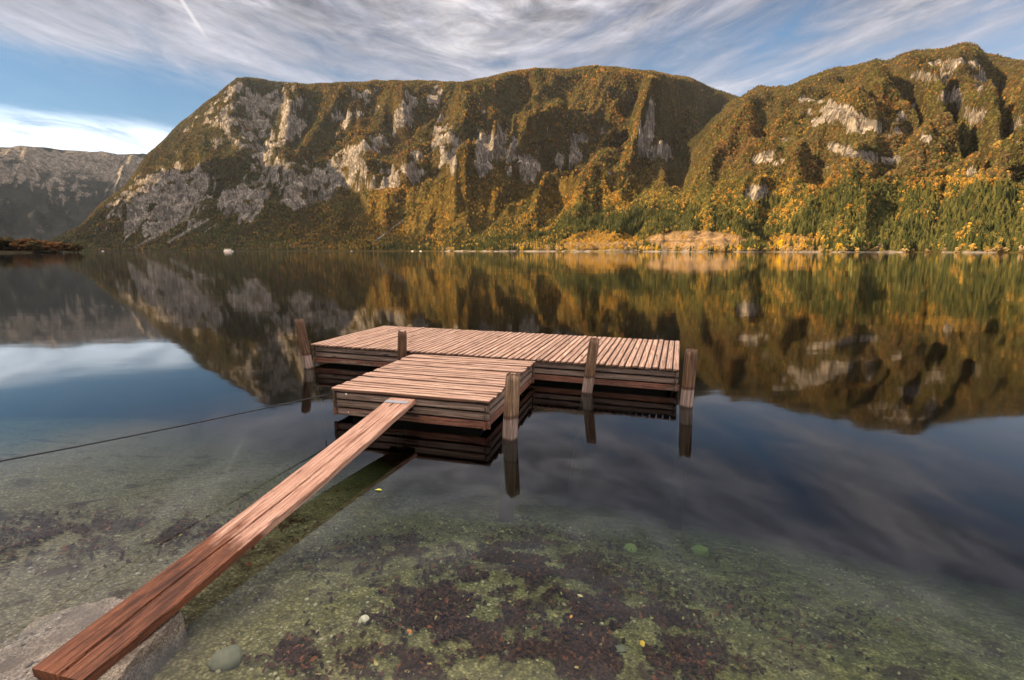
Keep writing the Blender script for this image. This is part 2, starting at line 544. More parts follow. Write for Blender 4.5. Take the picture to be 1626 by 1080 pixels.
jx = 26 * (fbm(X / 60, Y / 60, 81) - 0.5)
jy = 26 * (fbm(X / 60, Y / 60, 88) - 0.5)
mrock = px_blob(PX + jx, PY + jy, ROCK, 0.5)
T = 62.0
zo = Z + 34 * (fbm(X / 150, Y / 150, 91) - 0.5)
fr = zo / T - np.floor(zo / T)
Zt = (np.floor(zo / T) + sstep(0.30, 0.70, fr)) * T
terr = np.clip(0.06 + mrock * 0.85, 0, 1) * edge * sstep(0.06, 0.2, smax)
Z = Z * (1 - terr) + (Z + (Zt - zo)) * terr
zq = Z + 12 * (fbm(X / 60, Y / 60, 93) - 0.5)
f2 = zq / 19.0 - np.floor(zq / 19.0)
Z = Z + mrock * edge * sstep(0.06, 0.2, smax) * 0.75 * ((np.floor(zq / 19.0) + sstep(0.25, 0.75, f2)) * 19.0 - zq)     # strata ledges
flut = ridged((TH * RR + wx - 0.55 * Z) / 26, Z / 120, 101, 2) - 0.5
Z = Z + flut * (3 + 20 * mrock) * edge * sstep(0.04, 0.15, smax)
Z = Z + (fbm(X / 60, Y / 60, 111, 4) - 0.5) * 46 * sstep(0.03, 0.1, smax) + (fbm(X / 14, Y / 14, 117, 2) - 0.5) * 5 * sstep(0.02, 0.08, smax)
lim = np.maximum(elm, elr) * RR + CAM_H - 5 - 30 * (fbm(X / 110, Y / 110, 141, 4) - 0.3)
over = Z - (lim - 25)
Z = np.where((over > 0) & (smax > 0.2), lim - 25 + 25 * (1 - np.exp(-np.maximum(over, 0) / 25)), Z)
Z = np.where(smax < 0, np.maximum(np.minimum(Z, -0.3 + smax * 60), -28), np.maximum(Z, 0.05 + np.minimum(smax * 40, 1.5)))

# slope
gx = np.gradient(Z, axis=1) / np.gradient(RR, axis=1)
gt = np.gradient(Z, axis=0) / (np.gradient(TH, axis=0) * RR)
slope = np.hypot(gx, gt)
PX, PY = to_px(X, Y, Z)
mrock2 = px_blob(PX + jx, PY + jy, ROCK, 0.5)
upper = sstep(0.12, 0.25, smax)
brk = fbm((TH * RR + wx) / 30, Z / 45, 151, 4)          # bare faces broken up by wooded ledges
rock = sstep(0.40, 0.62, mrock2 * 0.74 + upper * sstep(1.2, 2.6, slope) * 0.16 + (brk - 0.5) * 1.25) * sstep(0.02, 0.25, mrock2 + upper * 0.5 * sstep(1.0, 2.0, slope))
# scree tongues on the left foot
SCREE = [(300, 345, 215, 392, 2.4, .9), (330, 350, 268, 384, 3.0, .9), (318, 352, 282, 378, 3, .9), (205, 372, 196, 385, 3, .8), (270, 365, 235, 385, 2, .7), (345, 355, 320, 372, 2, .7), (640, 350, 595, 383, 2.2, .75), (585, 372, 575, 385, 2, .6)]
for (x0, y0, x1, y1, w, a) in SCREE:
    rock = np.maximum(rock, a * seg_field(PX, PY, x0, y0, x1, y1, w))
beach = (smax > -0.02) & (smax < 0.012) & (PX > 700)
MEADOW = [(1105, 384, 80, 17, 0, 1.0), (955, 388, 64, 18, 0, 1.0), (1262, 390, 48, 15, 0, 0.9)]
meadow = px_blob(PX, PY, MEADOW, 0.15)

PAL = dict(gold=(0.45, 0.275, 0.058), orange=(0.42, 0.205, 0.048), rust=(0.23, 0.120, 0.050), olive=(0.165, 0.155, 0.050), green=(0.075, 0.092, 0.034),
           dark=(0.034, 0.042, 0.018), brown=(0.155, 0.115, 0.062), yellow=(0.48, 0.31, 0.04), beige=(0.36, 0.26, 0.15))
PN = list(PAL)
PA = np.array([PAL[k] for k in PN])


def zone_weights(px, py):
    """weights of the palette at traced places of the mountainside"""
    n = len(px)
    W = np.zeros((n, len(PN)))
    ix = {k: i for i, k in enumerate(PN)}
    def add(m, **kw):
        for k_, v in kw.items(): W[:, ix[k_]] += m * v
    left = 1 - sstep(380, 620, px)
    right = sstep(1040, 1160, px + (py - 200) * 0.7)
    mid = np.clip(1 - left - right, 0, 1)
    low = sstep(250, 320, py + (px < 900) * (700 - np.minimum(px, 700)) * -0.12)
    add(left, brown=.45, olive=.5, rust=.25, green=.4, gold=.05)
    add(mid * (1 - low), olive=.6, rust=.3, brown=.35, green=.55, orange=.2, gold=.15, dark=.15)
    add(mid * low, gold=.75, orange=.3, olive=.4, green=.65, dark=.15)
    add(right * (1 - low), brown=.95, olive=.8, rust=.28, orange=.1, green=.5, gold=.05)
    add(right * low, gold=.5, orange=.12, olive=.6, green=.6)
    return W / W.sum(1, keepdims=True)


def pick_tint(px, py, x, y):
    W = zone_weights(px, py)
    nz = np.stack([fbm(x / 60 + 31 * i, y / 60 - 17 * i, 200 + i, 3) for i in range(len(PN))], 1)
    Wn = W * np.exp((nz - 0.5) * 6)
    Wn /= Wn.sum(1, keepdims=True)
    u = rng.random(len(px))[:, None]
    idx = (np.cumsum(Wn, 1) < u).sum(1).clip(0, len(PN) - 1)
    mean = W @ PA
    c = (PA[idx] * 0.85 + mean * 0.15) * (0.62 + 0.76 * rng.random(len(px)))[:, None]
    return c


gW = zone_weights(PX.ravel(), PY.ravel())
gt_ = (gW @ PA) * 0.36  # ground darkened in colour to stand for shade between the crowns
gt_ = gt_ * (0.7 + 0.6 * fbm(X.ravel() / 90, Y.ravel() / 90, 222, 3))[:, None]
mm = meadow.ravel()[:, None]
mcol = np.where((PX.ravel() > 1020)[:, None], np.array([[0.25, 0.165, 0.085]]), np.array([[0.20, 0.145, 0.055]]))
stripe = (0.75 + 0.5 * vnoise(PX.ravel() / 40, PY.ravel() / 2.2, 5))[:, None]
gt_ = gt_ * (1 - mm) + mcol * stripe * mm
bsel = beach.ravel() & (fbm(X.ravel() / 22, Y.ravel() / 22, 225, 2) > 0.45)
gt_[bsel] = (0.30, 0.25, 0.19)
me = np_mesh('mountain_range', np.stack([X, Y, Z], -1).reshape(-1, 3), grid_faces(NT_, NR), {'rock': rock.ravel(), 'tint': gt_})
mountain = tag(link('mountainside', me, MAT['terrain']), 'long rocky mountainside with autumn woods across the lake', 'mountain', kind='structure')

# ---- far mountain on the left
FAR_SKY = [(-700, 190), (-420, 235), (-200, 215), (-60, 232), (0, 230), (30, 228), (75, 231), (100, 236), (140, 239), (160, 238), (185, 243), (225, 243), (260, 248), (330, 262), (420, 300), (520, 380)]
fa, fe = curve(FAR_SKY)
tf = np.linspace(R(-66), R(-16), 420)
rf = np.linspace(3900, 7000, 260)
TF, RF = np.meshgrid(tf, rf, indexing='ij')
XF, YF = RF * np.sin(TF), RF * np.cos(TF)
RIf = 6000 + 300 * np.sin(TF * 9)
sf = (RF - 4100) / (RIf - 4100)
HF = np.interp(TF, fa, fe) * RIf
FSF = [0, 0.1, 0.25, 0.4, 0.55, 0.7, 0.85, 1, 1.15, 1.6]
FMF = [0, 0.08, 0.22, 0.40, 0.60, 0.76, 0.90, 1, 0.96, 0.5]
ZF = np.where(sf < 0, -3 + sf * 60, HF * np.interp(sf, FSF, FMF))
envf = sstep(0.02, 0.2, sf) * (1 - sstep(0.86, 1.0, sf))
ZF += envf * (260 * (ridged(TF * 14 - sf * 1.2, sf * 2.2, 301, 3) - 0.5) + 60 * (ridged(TF * 60, sf * 9, 305, 3) - 0.5)) + 22 * (fbm(XF / 90, YF / 90, 309, 3) - 0.5) * (sf > 0)
limf = np.interp(TF, fa, fe) * RF - 6 - 40 * (fbm(XF / 200, YF / 200, 319, 3) - 0.3)
ZF = np.where(sf > 0.2, np.minimum(ZF, limf), np.maximum(ZF, -25))
gx = np.gradient(ZF, axis=1) / np.gradient(RF, axis=1)
gtt = np.gradient(ZF, axis=0) / (np.gradient(TF, axis=0) * RF)
PXF, PYF = to_px(XF, YF, ZF)
rockf = 0.8 * np.clip(0.04 + 0.15 + sstep(0.3, 0.62, sf) * 0.45 + 0.35 * sstep(0.7, 1.5, np.hypot(gx, gtt)) - sstep(0.9, 1.0, sf) * 0.3, 0, 1) * (0.45 + 0.9 * fbm(XF / 250, YF / 250, 313, 3))
tf_ = np.tile(np.array([[0.035, 0.035, 0.03]]), (TF.size, 1)) * (0.6 + 0.8 * fbm(XF.ravel() / 120, YF.ravel() / 120, 317, 3))[:, None]
me = np_mesh('far_mountain', np.stack([XF, YF, ZF], -1).reshape(-1, 3), grid_faces(*TF.shape), {'rock': rockf.ravel(), 'tint': tf_})
tag(link('distant_mountain', me, MAT['terrain']), 'hazy rocky mountain far behind the left end of the lake', 'mountain', kind='structure')

# ------------------------------------------------------------------ SUN direction
SUN_AZ, SUN_EL = R(-110), R(16.5)           # azimuth from +Y towards +X
SUN_H = np.array([math.sin(SUN_AZ), math.cos(SUN_AZ)])

# ---- the valley's other side (left of and behind the camera): it keeps the near shore and the left foot in shade
hx = np.linspace(-8200, -60, 240)
hy = np.linspace(-3200, 5200, 240)
HX, HY = np.meshgrid(hx, hy, indexing='ij')


def bumpg(cx, cy, ax, ay, rot, h):
    c, s = math.cos(R(rot)), math.sin(R(rot))
    u = ((HX - cx) * c + (HY - cy) * s) / ax
    w = (-(HX - cx) * s + (HY - cy) * c) / ay
    return h * np.exp(-(u * u + w * w))


ZH = -15 + bumpg(-560, -210, 330, 230, 18, 330) + 935 * np.exp(-((HX + 3100) / 650) ** 2) * sstep(-450, 330, HY) * (1 + 0.085 * sstep(450, 950, HY)) * (1 - sstep(1700, 2600, HY)) + bumpg(-5900, 3000, 800, 700, 0, 1200)
ZH += (fbm(HX / 220, HY / 220, 401) - 0.5) * 80 * sstep(0, 200, ZH)
ZH = np.where(np.arctan2(HX, HY) > R(-57), np.minimum(ZH, -6), ZH)
thc = np.tile(np.array([[0.07, 0.06, 0.025]]), (HX.size, 1))
me = np_mesh('opposite_hills', np.stack([HX, HY, ZH], -1).reshape(-1, 3), grid_faces(240, 240), {'rock': np.zeros(HX.size), 'tint': thc})
tag(link('hills', me, MAT['terrain']), 'wooded hills on the near side of the lake', 'hill', kind='structure')

# ------------------------------------------------------------------ TREES
def lumpy(seed, nblob, subdiv=2, amp=0.28, leaf=True):
    """crown of several lumpy masses, unit height, standing on z=0"""
    r = random.Random(seed)
    bm = bmesh.new()
    for i in range(nblob):
        if i == 0: c, s = Vector((0, 0, 0.60)), Vector((0.36, 0.36, 0.38))
        else:
            a = r.uniform(0, 6.28)
            c = Vector((0.24 * math.cos(a), 0.24 * math.sin(a), r.uniform(0.32, 0.82)))
            q = r.uniform(0.17, 0.27)
            s = Vector((q, q, q * r.uniform(0.8, 1.15)))
        g = bmesh.ops.create_icosphere(bm, subdivisions=subdiv if i == 0 else max(1, subdiv - 1), radius=1.0)
        for v in g['verts']:
            k = 1 + r.uniform(-amp, amp)
            v.co = Vector((v.co.x * s.x * k, v.co.y * s.y * k, v.co.z * s.z * k)) + c
    return bm


def leafy(seed, n, trunk=True, top=1.0, slim=1.0, base=0.16, holes=0.55):
    """crown of many small leaf sprays spread through lobed volume; returns (crown_bm, trunk_bm), unit height"""
    r = random.Random(seed)
    bm = bmesh.new()
    lobes = []
    for i in range(11):
        a = r.uniform(0, 6.28)
        h = r.uniform(base + 0.16, 0.88)
        rad = 0.30 * math.sin(math.pi * min(1, max(0.08, (h - base) / (1.02 - base))) ** 0.8) * r.uniform(0.4, 1.0)
        lobes.append((Vector((rad * math.cos(a) * slim, rad * math.sin(a) * slim, h)), r.uniform(0.11, 0.2)))
    for i in range(n):
        c, q = r.choice(lobes)
        d = Vector((r.gauss(0, 1), r.gauss(0, 1), r.gauss(0, 1))).normalized()
        p = c + Vector((d.x * slim, d.y * slim, d.z)) * q * (r.random() ** 0.4)
        s = r.uniform(0.018, 0.05)
        t = d.cross(Vector((r.uniform(-1, 1), r.uniform(-1, 1), r.uniform(-1, 1)))).normalized()
        b = (d + Vector((r.uniform(-.8, .8), r.uniform(-.8, .8), r.uniform(-.3, .9)))).normalized().cross(t).normalized()
        vs = [bm.verts.new(p + t * s * x + b * s * y) for x, y in ((-1, -.5), (.2, -1), (1, .1), (.3, 1), (-.7, .7))]
        bm.faces.new(vs)
    tb = bmesh.new()
    def limb(a, b, ra, rb, k=5):
        d = (b - a).normalized()
        u = d.orthogonal().normalized(); w = d.cross(u)
        r1 = [tb.verts.new(a + (u * math.cos(j * 6.283 / k) + w * math.sin(j * 6.283 / k)) * ra) for j in range(k)]
        r2 = [tb.verts.new(b + (u * math.cos(j * 6.283 / k) + w * math.sin(j * 6.283 / k)) * rb) for j in range(k)]
        for j in range(k): tb.faces.new((r1[j], r1[(j + 1) % k], r2[(j + 1) % k], r2[j]))
    limb(Vector((0, 0, -0.05)), Vector((0, 0, 0.5)), 0.022, 0.014)
    limb(Vector((0, 0, 0.5)), Vector((0.01, 0.01, 0.86)), 0.014, 0.004)
    for c, q in lobes[:7]:
        limb(Vector((0, 0, max(0.14, c.z - 0.2))), c, 0.009, 0.004, 4)
    return bm, tb


def conifer(seed, tiers=9, pts=11, width=0.24):
    r = random.Random(seed)
    bm = bmesh.new()
    for t in range(tiers):
        f = t / (tiers - 1)
        z0 = 0.07 + 0.86 * f
        rad = width * (1 - f) ** 0.85 + 0.014
        dz = 1.35 * 0.9 / tiers
        top = bm.verts.new((r.uniform(-.01, .01), r.uniform(-.01, .01), min(1.0, z0 + dz)))
        ring = []
        n2 = pts * 2
        for j in range(n2):
            a = j * 2 * math.pi / n2 + t * 0.7 + r.uniform(-.1, .1)
            q = rad * ((r.uniform(0.8, 1.22)) if j % 2 == 0 else r.uniform(0.38, 0.6))
            zz = z0 - (0.035 if j % 2 == 0 else 0.0) + r.uniform(-.015, .015)
            ring.append(bm.verts.new((q * math.cos(a), q * math.sin(a), zz)))
        for j in range(n2): bm.faces.new((ring[j], ring[(j + 1) % n2], top))
    tb = bmesh.new()
    bmesh.ops.create_cone(tb, cap_ends=False, segments=6, radius1=0.016, radius2=0.006, depth=0.4, matrix=Matrix.Translation((0, 0, 0.12)))
    return bm, tb


def bm_mesh(name, bm, smooth=False):
    me = D.meshes.new(name)
    bm.to_mesh(me); bm.free()
    if smooth: me.polygons.foreach_set('use_smooth', np.ones(len(me.polygons), bool))
    return me


def variants(name, meshes, mat):
    c = D.collections.new(name)
    for i, m_ in enumerate(meshes):
        m_.materials.append(mat)
        o = D.objects.new(name, m_)
        c.objects.link(o)
    return c


def joined(bms):
    bm, tb = bms
    tb.free()
    return bm


LEAFY_FAR = variants('broadleaf_crown', [bm_mesh('crown', joined(leafy(s, 420, base=0.05))) for s in (1, 2, 3, 4)], MAT['foliage'])
CON_FAR = variants('conifer_crown', [bm_mesh('crown', joined(conifer(s, 7, 8))) for s in (5, 6, 7)], MAT['foliage'])


def scatter(name, P, scale, tint, coll, label, cat):
    """one countless wood: crowns set on points"""
    n = len(P)
    me = np_mesh(name, P, np.zeros((0, 4)), {'sc': scale, 'tint': tint, 'rz': rng.random(n) * 6.283})
    o = D.objects.new(name, me)
    COL.objects.link(o)
    ng = D.node_groups.new(name + '_scatter', 'GeometryNodeTree')
    ng.interface.new_socket('Geometry', in_out='INPUT', socket_type='NodeSocketGeometry')
    ng.interface.new_socket('Geometry', in_out='OUTPUT', socket_type='NodeSocketGeometry')
    gi, go = ng.nodes.new('NodeGroupInput'), ng.nodes.new('NodeGroupOutput')
    ci = ng.nodes.new('GeometryNodeCollectionInfo')
    ci.inputs['Collection'].default_value = coll
    ci.inputs['Separate Children'].default_value = True
    ci.inputs['Reset Children'].default_value = True
    ip = ng.nodes.new('GeometryNodeInstanceOnPoints')
    ip.inputs['Pick Instance'].default_value = True
    mp = ng.nodes.new('GeometryNodeMeshToPoints')
    na = ng.nodes.new('GeometryNodeInputNamedAttribute'); na.data_type = 'FLOAT_VECTOR'; na.inputs['Name'].default_value = 'sc'
    nr = ng.nodes.new('GeometryNodeInputNamedAttribute'); nr.data_type = 'FLOAT'; nr.inputs['Name'].default_value = 'rz'
    cb = ng.nodes.new('ShaderNodeCombineXYZ')
    l = ng.links.new
    l(gi.outputs[0], mp.inputs['Mesh']); l(mp.outputs[0], ip.inputs['Points'])
    l(ci.outputs[0], ip.inputs['Instance']); l(na.outputs['Attribute'], ip.inputs['Scale'])
    l(nr.outputs['Attribute'], cb.inputs[2]); l(cb.outputs[0], ip.inputs['Rotation'])
    l(ip.outputs[0], go.inputs[0])
    md = o.modifiers.new('wood', 'NODES')
    md.node_group = ng
    tag(o, label, cat, kind='stuff')
    return o


def bilerp(A, t, r_):
    u = np.clip((t - TH0) / (TH1 - TH0) * (NT_ - 1), 0, NT_ - 1.001)
    v = np.clip(np.log(r_ / 560) / math.log(5200 / 560) * (NR - 1), 0, NR - 1.001)
    i, j = u.astype(int), v.astype(int)
    fu, fv = u - i, v - j
    return A[i, j] * (1 - fu) * (1 - fv) + A[i + 1, j] * fu * (1 - fv) + A[i, j + 1] * (1 - fu) * fv + A[i + 1, j + 1] * fu * fv


NCAND = 640000
tt = rng.uniform(R(-50), R(52), NCAND)
r2 = np.sqrt(rng.uniform(600 ** 2, 4400 ** 2, NCAND))
tt = np.concatenate([tt, rng.uniform(R(-12), R(50), 110000)])
r2 = np.concatenate([r2, np.sqrt(rng.uniform(600 ** 2, 1250 ** 2, 110000))])
zz = bilerp(Z, tt, r2); ss = bilerp(smax, tt, r2); rk = bilerp(rock, tt, r2); mw = bilerp(meadow, tt, r2); slp = bilerp(slope, tt, r2)
xx, yy = r2 * np.sin(tt), r2 * np.cos(tt)
ok = (ss > 0.006) & (ss < 1.06) & (zz > 0.6)
ok &= rng.random(len(tt)) > np.clip(rk * 1.5 - 0.12, 0, 0.985)
ok &= rng.random(len(tt)) < np.minimum(1, 0.42 * np.sqrt(1 + slp ** 2))
mpx = to_px(r2 * np.sin(tt), r2 * np.cos(tt), zz)[0]
ok &= ~((mw > 0.35) & (rng.random(len(tt)) > np.where((mpx > 1020) & (mpx < 1190), 0.03, 0.42)))
tt, r2, zz, ss, rk, mw, xx, yy = [a[ok] for a in (tt, r2, zz, ss, rk, mw, xx, yy)]
px, py = to_px(xx, yy, zz)
con_line = np.interp(px, [560, 620, 800, 950, 1000, 1100, 1200, 1300, 1626, 1900], [400, 382, 350, 335, 330, 325, 318, 300, 288, 280])
pc = 0.82 * sstep(-8, 14, py - con_line) * (px > 560)
pc = np.maximum(pc, 0.62 * sstep(0.88, 0.97, ss) * (px < 1180))
pc *= 0.5 + 0.8 * sstep(0.35, 0.6, fbm(xx / 70, yy / 70, 501, 3))
pc = np.where(px < 560, np.maximum(pc, 0.10), pc)
is_con = (rng.random(len(px)) < pc) & (mw < 0.3)
tint = pick_tint(px, py, xx, yy)
# lower left: the wood along the shore is darker mixed wood
shr = mw >= 0.3
shorest = (ss < np.where(px < 1030, 0.034, 0.02)) & (px > 700)
tint[shr | shorest] = PAL['yellow']
tint[shr] = np.array(PAL['gold']) * 0.95
tint[shorest & (rng.random(len(px)) < 0.45)] = PAL['beige']
tint *= (0.8 + 0.4 * rng.random(len(px)))[:, None]
hb = (rng.uniform(5.0, 8.5, len(px)) + 2.5 * sstep(1000, 2500, r2)) * (1 - 0.45 * np.clip(rk, 0, 1)) * (1 - 0.25 * sstep(0.5, 0.9, ss))
hb = np.where((px > 1040) & (py < con_line - 6) & (ss < 1.1), hb * 0.68, hb)
hb = np.where(shr, rng.uniform(3.5, 7, len(px)), hb)
hb = np.where(shorest, rng.uniform(4, 9, len(px)), hb)
hc = (rng.uniform(5.5, 12.5, len(px)) + 5 * sstep(1000, 2500, r2)) * (1 - 0.35 * sstep(0.4, 0.9, ss))
b = ~is_con
P = np.stack([xx, yy, zz - 0.5], -1)
wv = hb * rng.uniform(0.95, 1.35, len(px))
scatter('autumn_wood', P[b], np.stack([wv, wv, hb], -1)[b], tint[b], LEAFY_FAR, 'orange and olive broadleaf wood covering the mountainside', 'wood')
ct = np.array(PAL['dark']) * (0.7 + 0.9 * rng.random(len(px)))[:, None] + np.array([[0.02, 0.014, 0.0]]) * rng.random(len(px))[:, None]
lit = (rng.random(len(px)) < 0.3)[:, None]
ct = np.where(lit, np.array([[0.105, 0.098, 0.032]]), ct)
wv = hc * rng.uniform(0.85, 1.15, len(px))
scatter('conifer_wood', P[is_con], np.stack([wv, wv, hc], -1)[is_con], ct[is_con], CON_FAR, 'dark green conifer wood on the lower slopes', 'wood')
print('trees', b.sum(), is_con.sum())


# ------------------------------------------------------------------ LAKE BED, WATER
def bed_z(x, y):
    q = (y - 1.75) * 0.9 + (np.clip(x, -7, 30) + 2.0) * 0.40
    zz_ = np.where(q > 0, -(0.10 + 0.10 * q + 0.034 * q * q), -0.10 - 0.35 * q)
    zz_ = np.maximum(zz_, -9.0)
    zz_ = zz_ + 0.10 * (fbm(x / 1.3, y / 1.3, 601, 3) - 0.5) * sstep(-1, 1.0, q) + 0.022 * (fbm(x / 0.16, y / 0.16, 607, 3) - 0.5)
    return np.minimum(zz_, 1.2)


def spaced(c, half, step, growth, far):
    a = [0.0]
    d_ = step
    while a[-1] < far:
        if a[-1] > half: d_ *= growth
        a.append(a[-1] + d_)
    a = np.array(a)
    return np.concatenate([c - a[::-1][:-1], c + a])


bx = spaced(0.0, 4.2, 0.032, 1.10, 9000)
by = spaced(3.6, 2.2, 0.032, 1.10, 9000)
BX, BY = np.meshgrid(bx, by, indexing='ij')
BZ = bed_z(BX, BY)
me = np_mesh('lake_bed', np.stack([BX, BY, BZ], -1).reshape(-1, 3), grid_faces(len(bx), len(by)))


def bed_mat():
    m, nt, out = new_mat('lake_bed_sand')
    geo = N(nt, 'ShaderNodeNewGeometry')
    p = geo.outputs['Position']
    n1 = noise(nt, p, 1.3, 5, 0.6)
    n2 = noise(nt, p, 9.0, 6, 0.7, 0.4)
    n3 = noise(nt, p, 60.0, 4, 0.7)
    vo = N(nt, 'ShaderNodeTexVoronoi'); L(nt, p, vo.inputs['Vector']); vo.inputs['Scale'].default_value = 55
    vo2 = N(nt, 'ShaderNodeTexVoronoi'); L(nt, p, vo2.inputs['Vector']); vo2.inputs['Scale'].default_value = 22
    c = ramp(nt, n2, [(0.34, (0.05, 0.046, 0.022)), (0.5, (0.175, 0.16, 0.072)), (0.68, (0.38, 0.345, 0.165))])
    c = mixc(nt, ramp(nt, n1, [(0.40, 0.0), (0.62, 0.5)]), c, (0.13, 0.13, 0.05))
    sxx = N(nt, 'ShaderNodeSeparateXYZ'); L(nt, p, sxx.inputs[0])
    mud_sheen = N(nt, 'ShaderNodeMapRange', interpolation_type='SMOOTHSTEP'); L(nt, math_n(nt, 'ADD', sxx.outputs[0], n1), mud_sheen.inputs[0])  # left bed greyer: pale mud plus the sky's reflection put into its colour
    mud_sheen.inputs[1].default_value = -0.2; mud_sheen.inputs[2].default_value = -2.0
    c = mixc(nt, math_n(nt, 'MULTIPLY', mud_sheen.outputs[0], 0.8), c, mixc(nt, n2, (0.10, 0.085, 0.062), (0.27, 0.235, 0.18)))
    bw = N(nt, 'ShaderNodeRGBToBW'); L(nt, vo.outputs['Color'], bw.inputs[0])
    peb = mixc(nt, 0.9, c, bw.outputs[0], 'OVERLAY')
    c = mixc(nt, 0.7, c, peb)
    c = mixc(nt, math_n(nt, 'MULTIPLY', ramp(nt, vo.outputs['Distance'], [(0.35, 0.0), (0.6, 1.0)]), 0.6), c, (0.07, 0.065, 0.035))
    dk = noise(nt, p, 4.0, 6, 0.68, 0.6)
    c = mixc(nt, ramp(nt, dk, [(0.55, 0.0), (0.64, 0.85)]), c, (0.045, 0.028, 0.02))
    h = math_n(nt, 'ADD', math_n(nt, 'MULTIPLY', n3, 0.5), math_n(nt, 'SUBTRACT', 0.6, vo.outputs['Distance']))
    bsdf(nt, out, c, 0.95, bump(nt, h, 0.8, 0.012), 0.1)
    return m


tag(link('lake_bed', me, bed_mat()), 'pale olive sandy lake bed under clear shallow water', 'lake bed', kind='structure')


def water_mat():
    m, nt, out = new_mat('clear_lake_water')
    geo = N(nt, 'ShaderNodeNewGeometry')
    p = geo.outputs['Position']
    a = noise(nt, mapping(nt, p, (0.55, 1.5, 1)), 1.0, 3, 0.5, 0.3)
    b_ = noise(nt, mapping(nt, p, (0.035, 0.12, 1)), 1.0, 3, 0.5, 0.2)
    h = math_n(nt, 'ADD', math_n(nt, 'MULTIPLY', a, 0.010), math_n(nt, 'MULTIPLY', b_, 0.10))
    nrm = bump(nt, h, 0.16, 1.0)
    gl = N(nt, 'ShaderNodeBsdfGlossy'); gl.inputs['Roughness'].default_value = 0.04
    gl.inputs['Color'].default_value = (1, 1, 1, 1)
    L(nt, nrm, gl.inputs['Normal'])
    tr = N(nt, 'ShaderNodeBsdfTransparent')
    fr = N(nt, 'ShaderNodeFresnel'); fr.inputs['IOR'].default_value = 1.41
    f = math_n(nt, 'MULTIPLY', fr.outputs[0], math_n(nt, 'SUBTRACT', 1.0, geo.outputs['Backfacing']))
    mx = N(nt, 'ShaderNodeMixShader')
    L(nt, f, mx.inputs[0]); L(nt, tr.outputs[0], mx.inputs[1]); L(nt, gl.outputs[0], mx.inputs[2])
    L(nt, mx.outputs[0], out.inputs['Surface'])
    va = N(nt, 'ShaderNodeVolumeAbsorption')
    va.inputs['Color'].default_value = (0.0, 0.22, 0.02, 1)
    va.inputs['Density'].default_value = 0.60
    L(nt, va.outputs[0], out.inputs['Volume'])
    return m


bm = bmesh.new()
wx0, wx1, wy0, wy1, wz = -8500, 8500, -60, 8500, -32
co_ = [(wx0, wy0, 0), (wx1, wy0, 0), (wx1, wy1, 0), (wx0, wy1, 0), (wx0, wy0, wz), (wx1, wy0, wz), (wx1, wy1, wz), (wx0, wy1, wz)]
vs = [bm.verts.new(c) for c in co_]
for f_ in ((0, 1, 2, 3), (7, 6, 5, 4), (0, 4, 5, 1), (1, 5, 6, 2), (2, 6, 7, 3), (3, 7, 4, 0)): bm.faces.new([vs[i] for i in f_])
tag(link('water', bm_mesh('water', bm), water_mat()), 'calm clear lake reflecting the mountains', 'lake', kind='structure')


# ------------------------------------------------------------------ mesh builder with wood coordinates
class MB:
    def __init__(self):
        self.v, self.f, self.uv, self.wet, self.edge = [], [], [], [], []

    def board(self, a, b, width, thick, up=Vector((0, 0, 1)), rnd=0.0, warp=0.0, segs=None, wet=(0, 0), ch=0.004):
        """board with its top centre line from a to b"""
        a, b = Vector(a), Vector(b)
        ln = (b - a).length
        t = (b - a) / ln
        s = t.cross(up).normalized()
        n = s.cross(t).normalized()
        w = width / 2
        prof = [(-w, -ch), (-w + ch, 0), (0, 0.0008), (w - ch, 0), (w, -ch), (w, -thick), (-w, -thick)]
        per = [0]
        for i in range(1, len(prof)): per.append(per[-1] + math.dist(prof[i - 1], prof[i]))
        segs = segs or max(2, int(ln / 0.22))
        r = random.Random(int(rnd * 1e6) + 3)
        base = len(self.v)
        e0, e1 = r.uniform(-1, 1) * warp * 2.2, r.uniform(-1, 1) * warp * 2.2
        for i in range(segs + 1):
            u = i / segs
            jz = r.uniform(-1, 1) * warp * 0.5 + (e0 * (1 - u) + e1 * u) * 0.3
            js = r.uniform(-1, 1) * warp * 0.35
            tw = r.uniform(-1, 1) * warp * 4
            uu = u * ln + (e0 if i == 0 else (e1 if i == segs else 0))
            for (x, z), pu in zip(prof, per):
                p = a + t * uu + s * (x * (1 + js * 2) + js) + n * (z + jz + x * tw * 0.6)
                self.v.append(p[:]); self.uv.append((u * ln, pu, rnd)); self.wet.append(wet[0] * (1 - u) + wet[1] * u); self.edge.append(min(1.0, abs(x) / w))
        k_ = len(prof)
        for i in range(segs):
            for j in range(k_):
                q0, q1 = base + i * k_ + j, base + i * k_ + (j + 1) % k_
                self.f.append((q0, q0 + k_, q1 + k_, q1))
        self.f.append(tuple(base + j for j in range(k_)))
        self.f.append(tuple(base + segs * k_ + j for j in reversed(range(k_))))

    def build(self, name, mat, parent=None, smooth=False):
        me = D.meshes.new(name)
        me.from_pydata(self.v, [], self.f)
        me.attributes.new('wuv', 'FLOAT_VECTOR', 'POINT').data.foreach_set('vector', np.array(self.uv, np.float32).ravel())
        me.attributes.new('wet', 'FLOAT', 'POINT').data.foreach_set('value', np.array(self.wet, np.float32))
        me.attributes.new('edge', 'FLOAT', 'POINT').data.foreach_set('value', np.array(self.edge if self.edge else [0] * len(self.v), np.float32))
        bm = bmesh.new(); bm.from_mesh(me); bmesh.ops.recalc_face_normals(bm, faces=bm.faces); bm.to_mesh(me); bm.free()
        if smooth: me.polygons.foreach_set('use_smooth', np.ones(len(me.polygons), bool))
        return link(name, me, mat, parent)


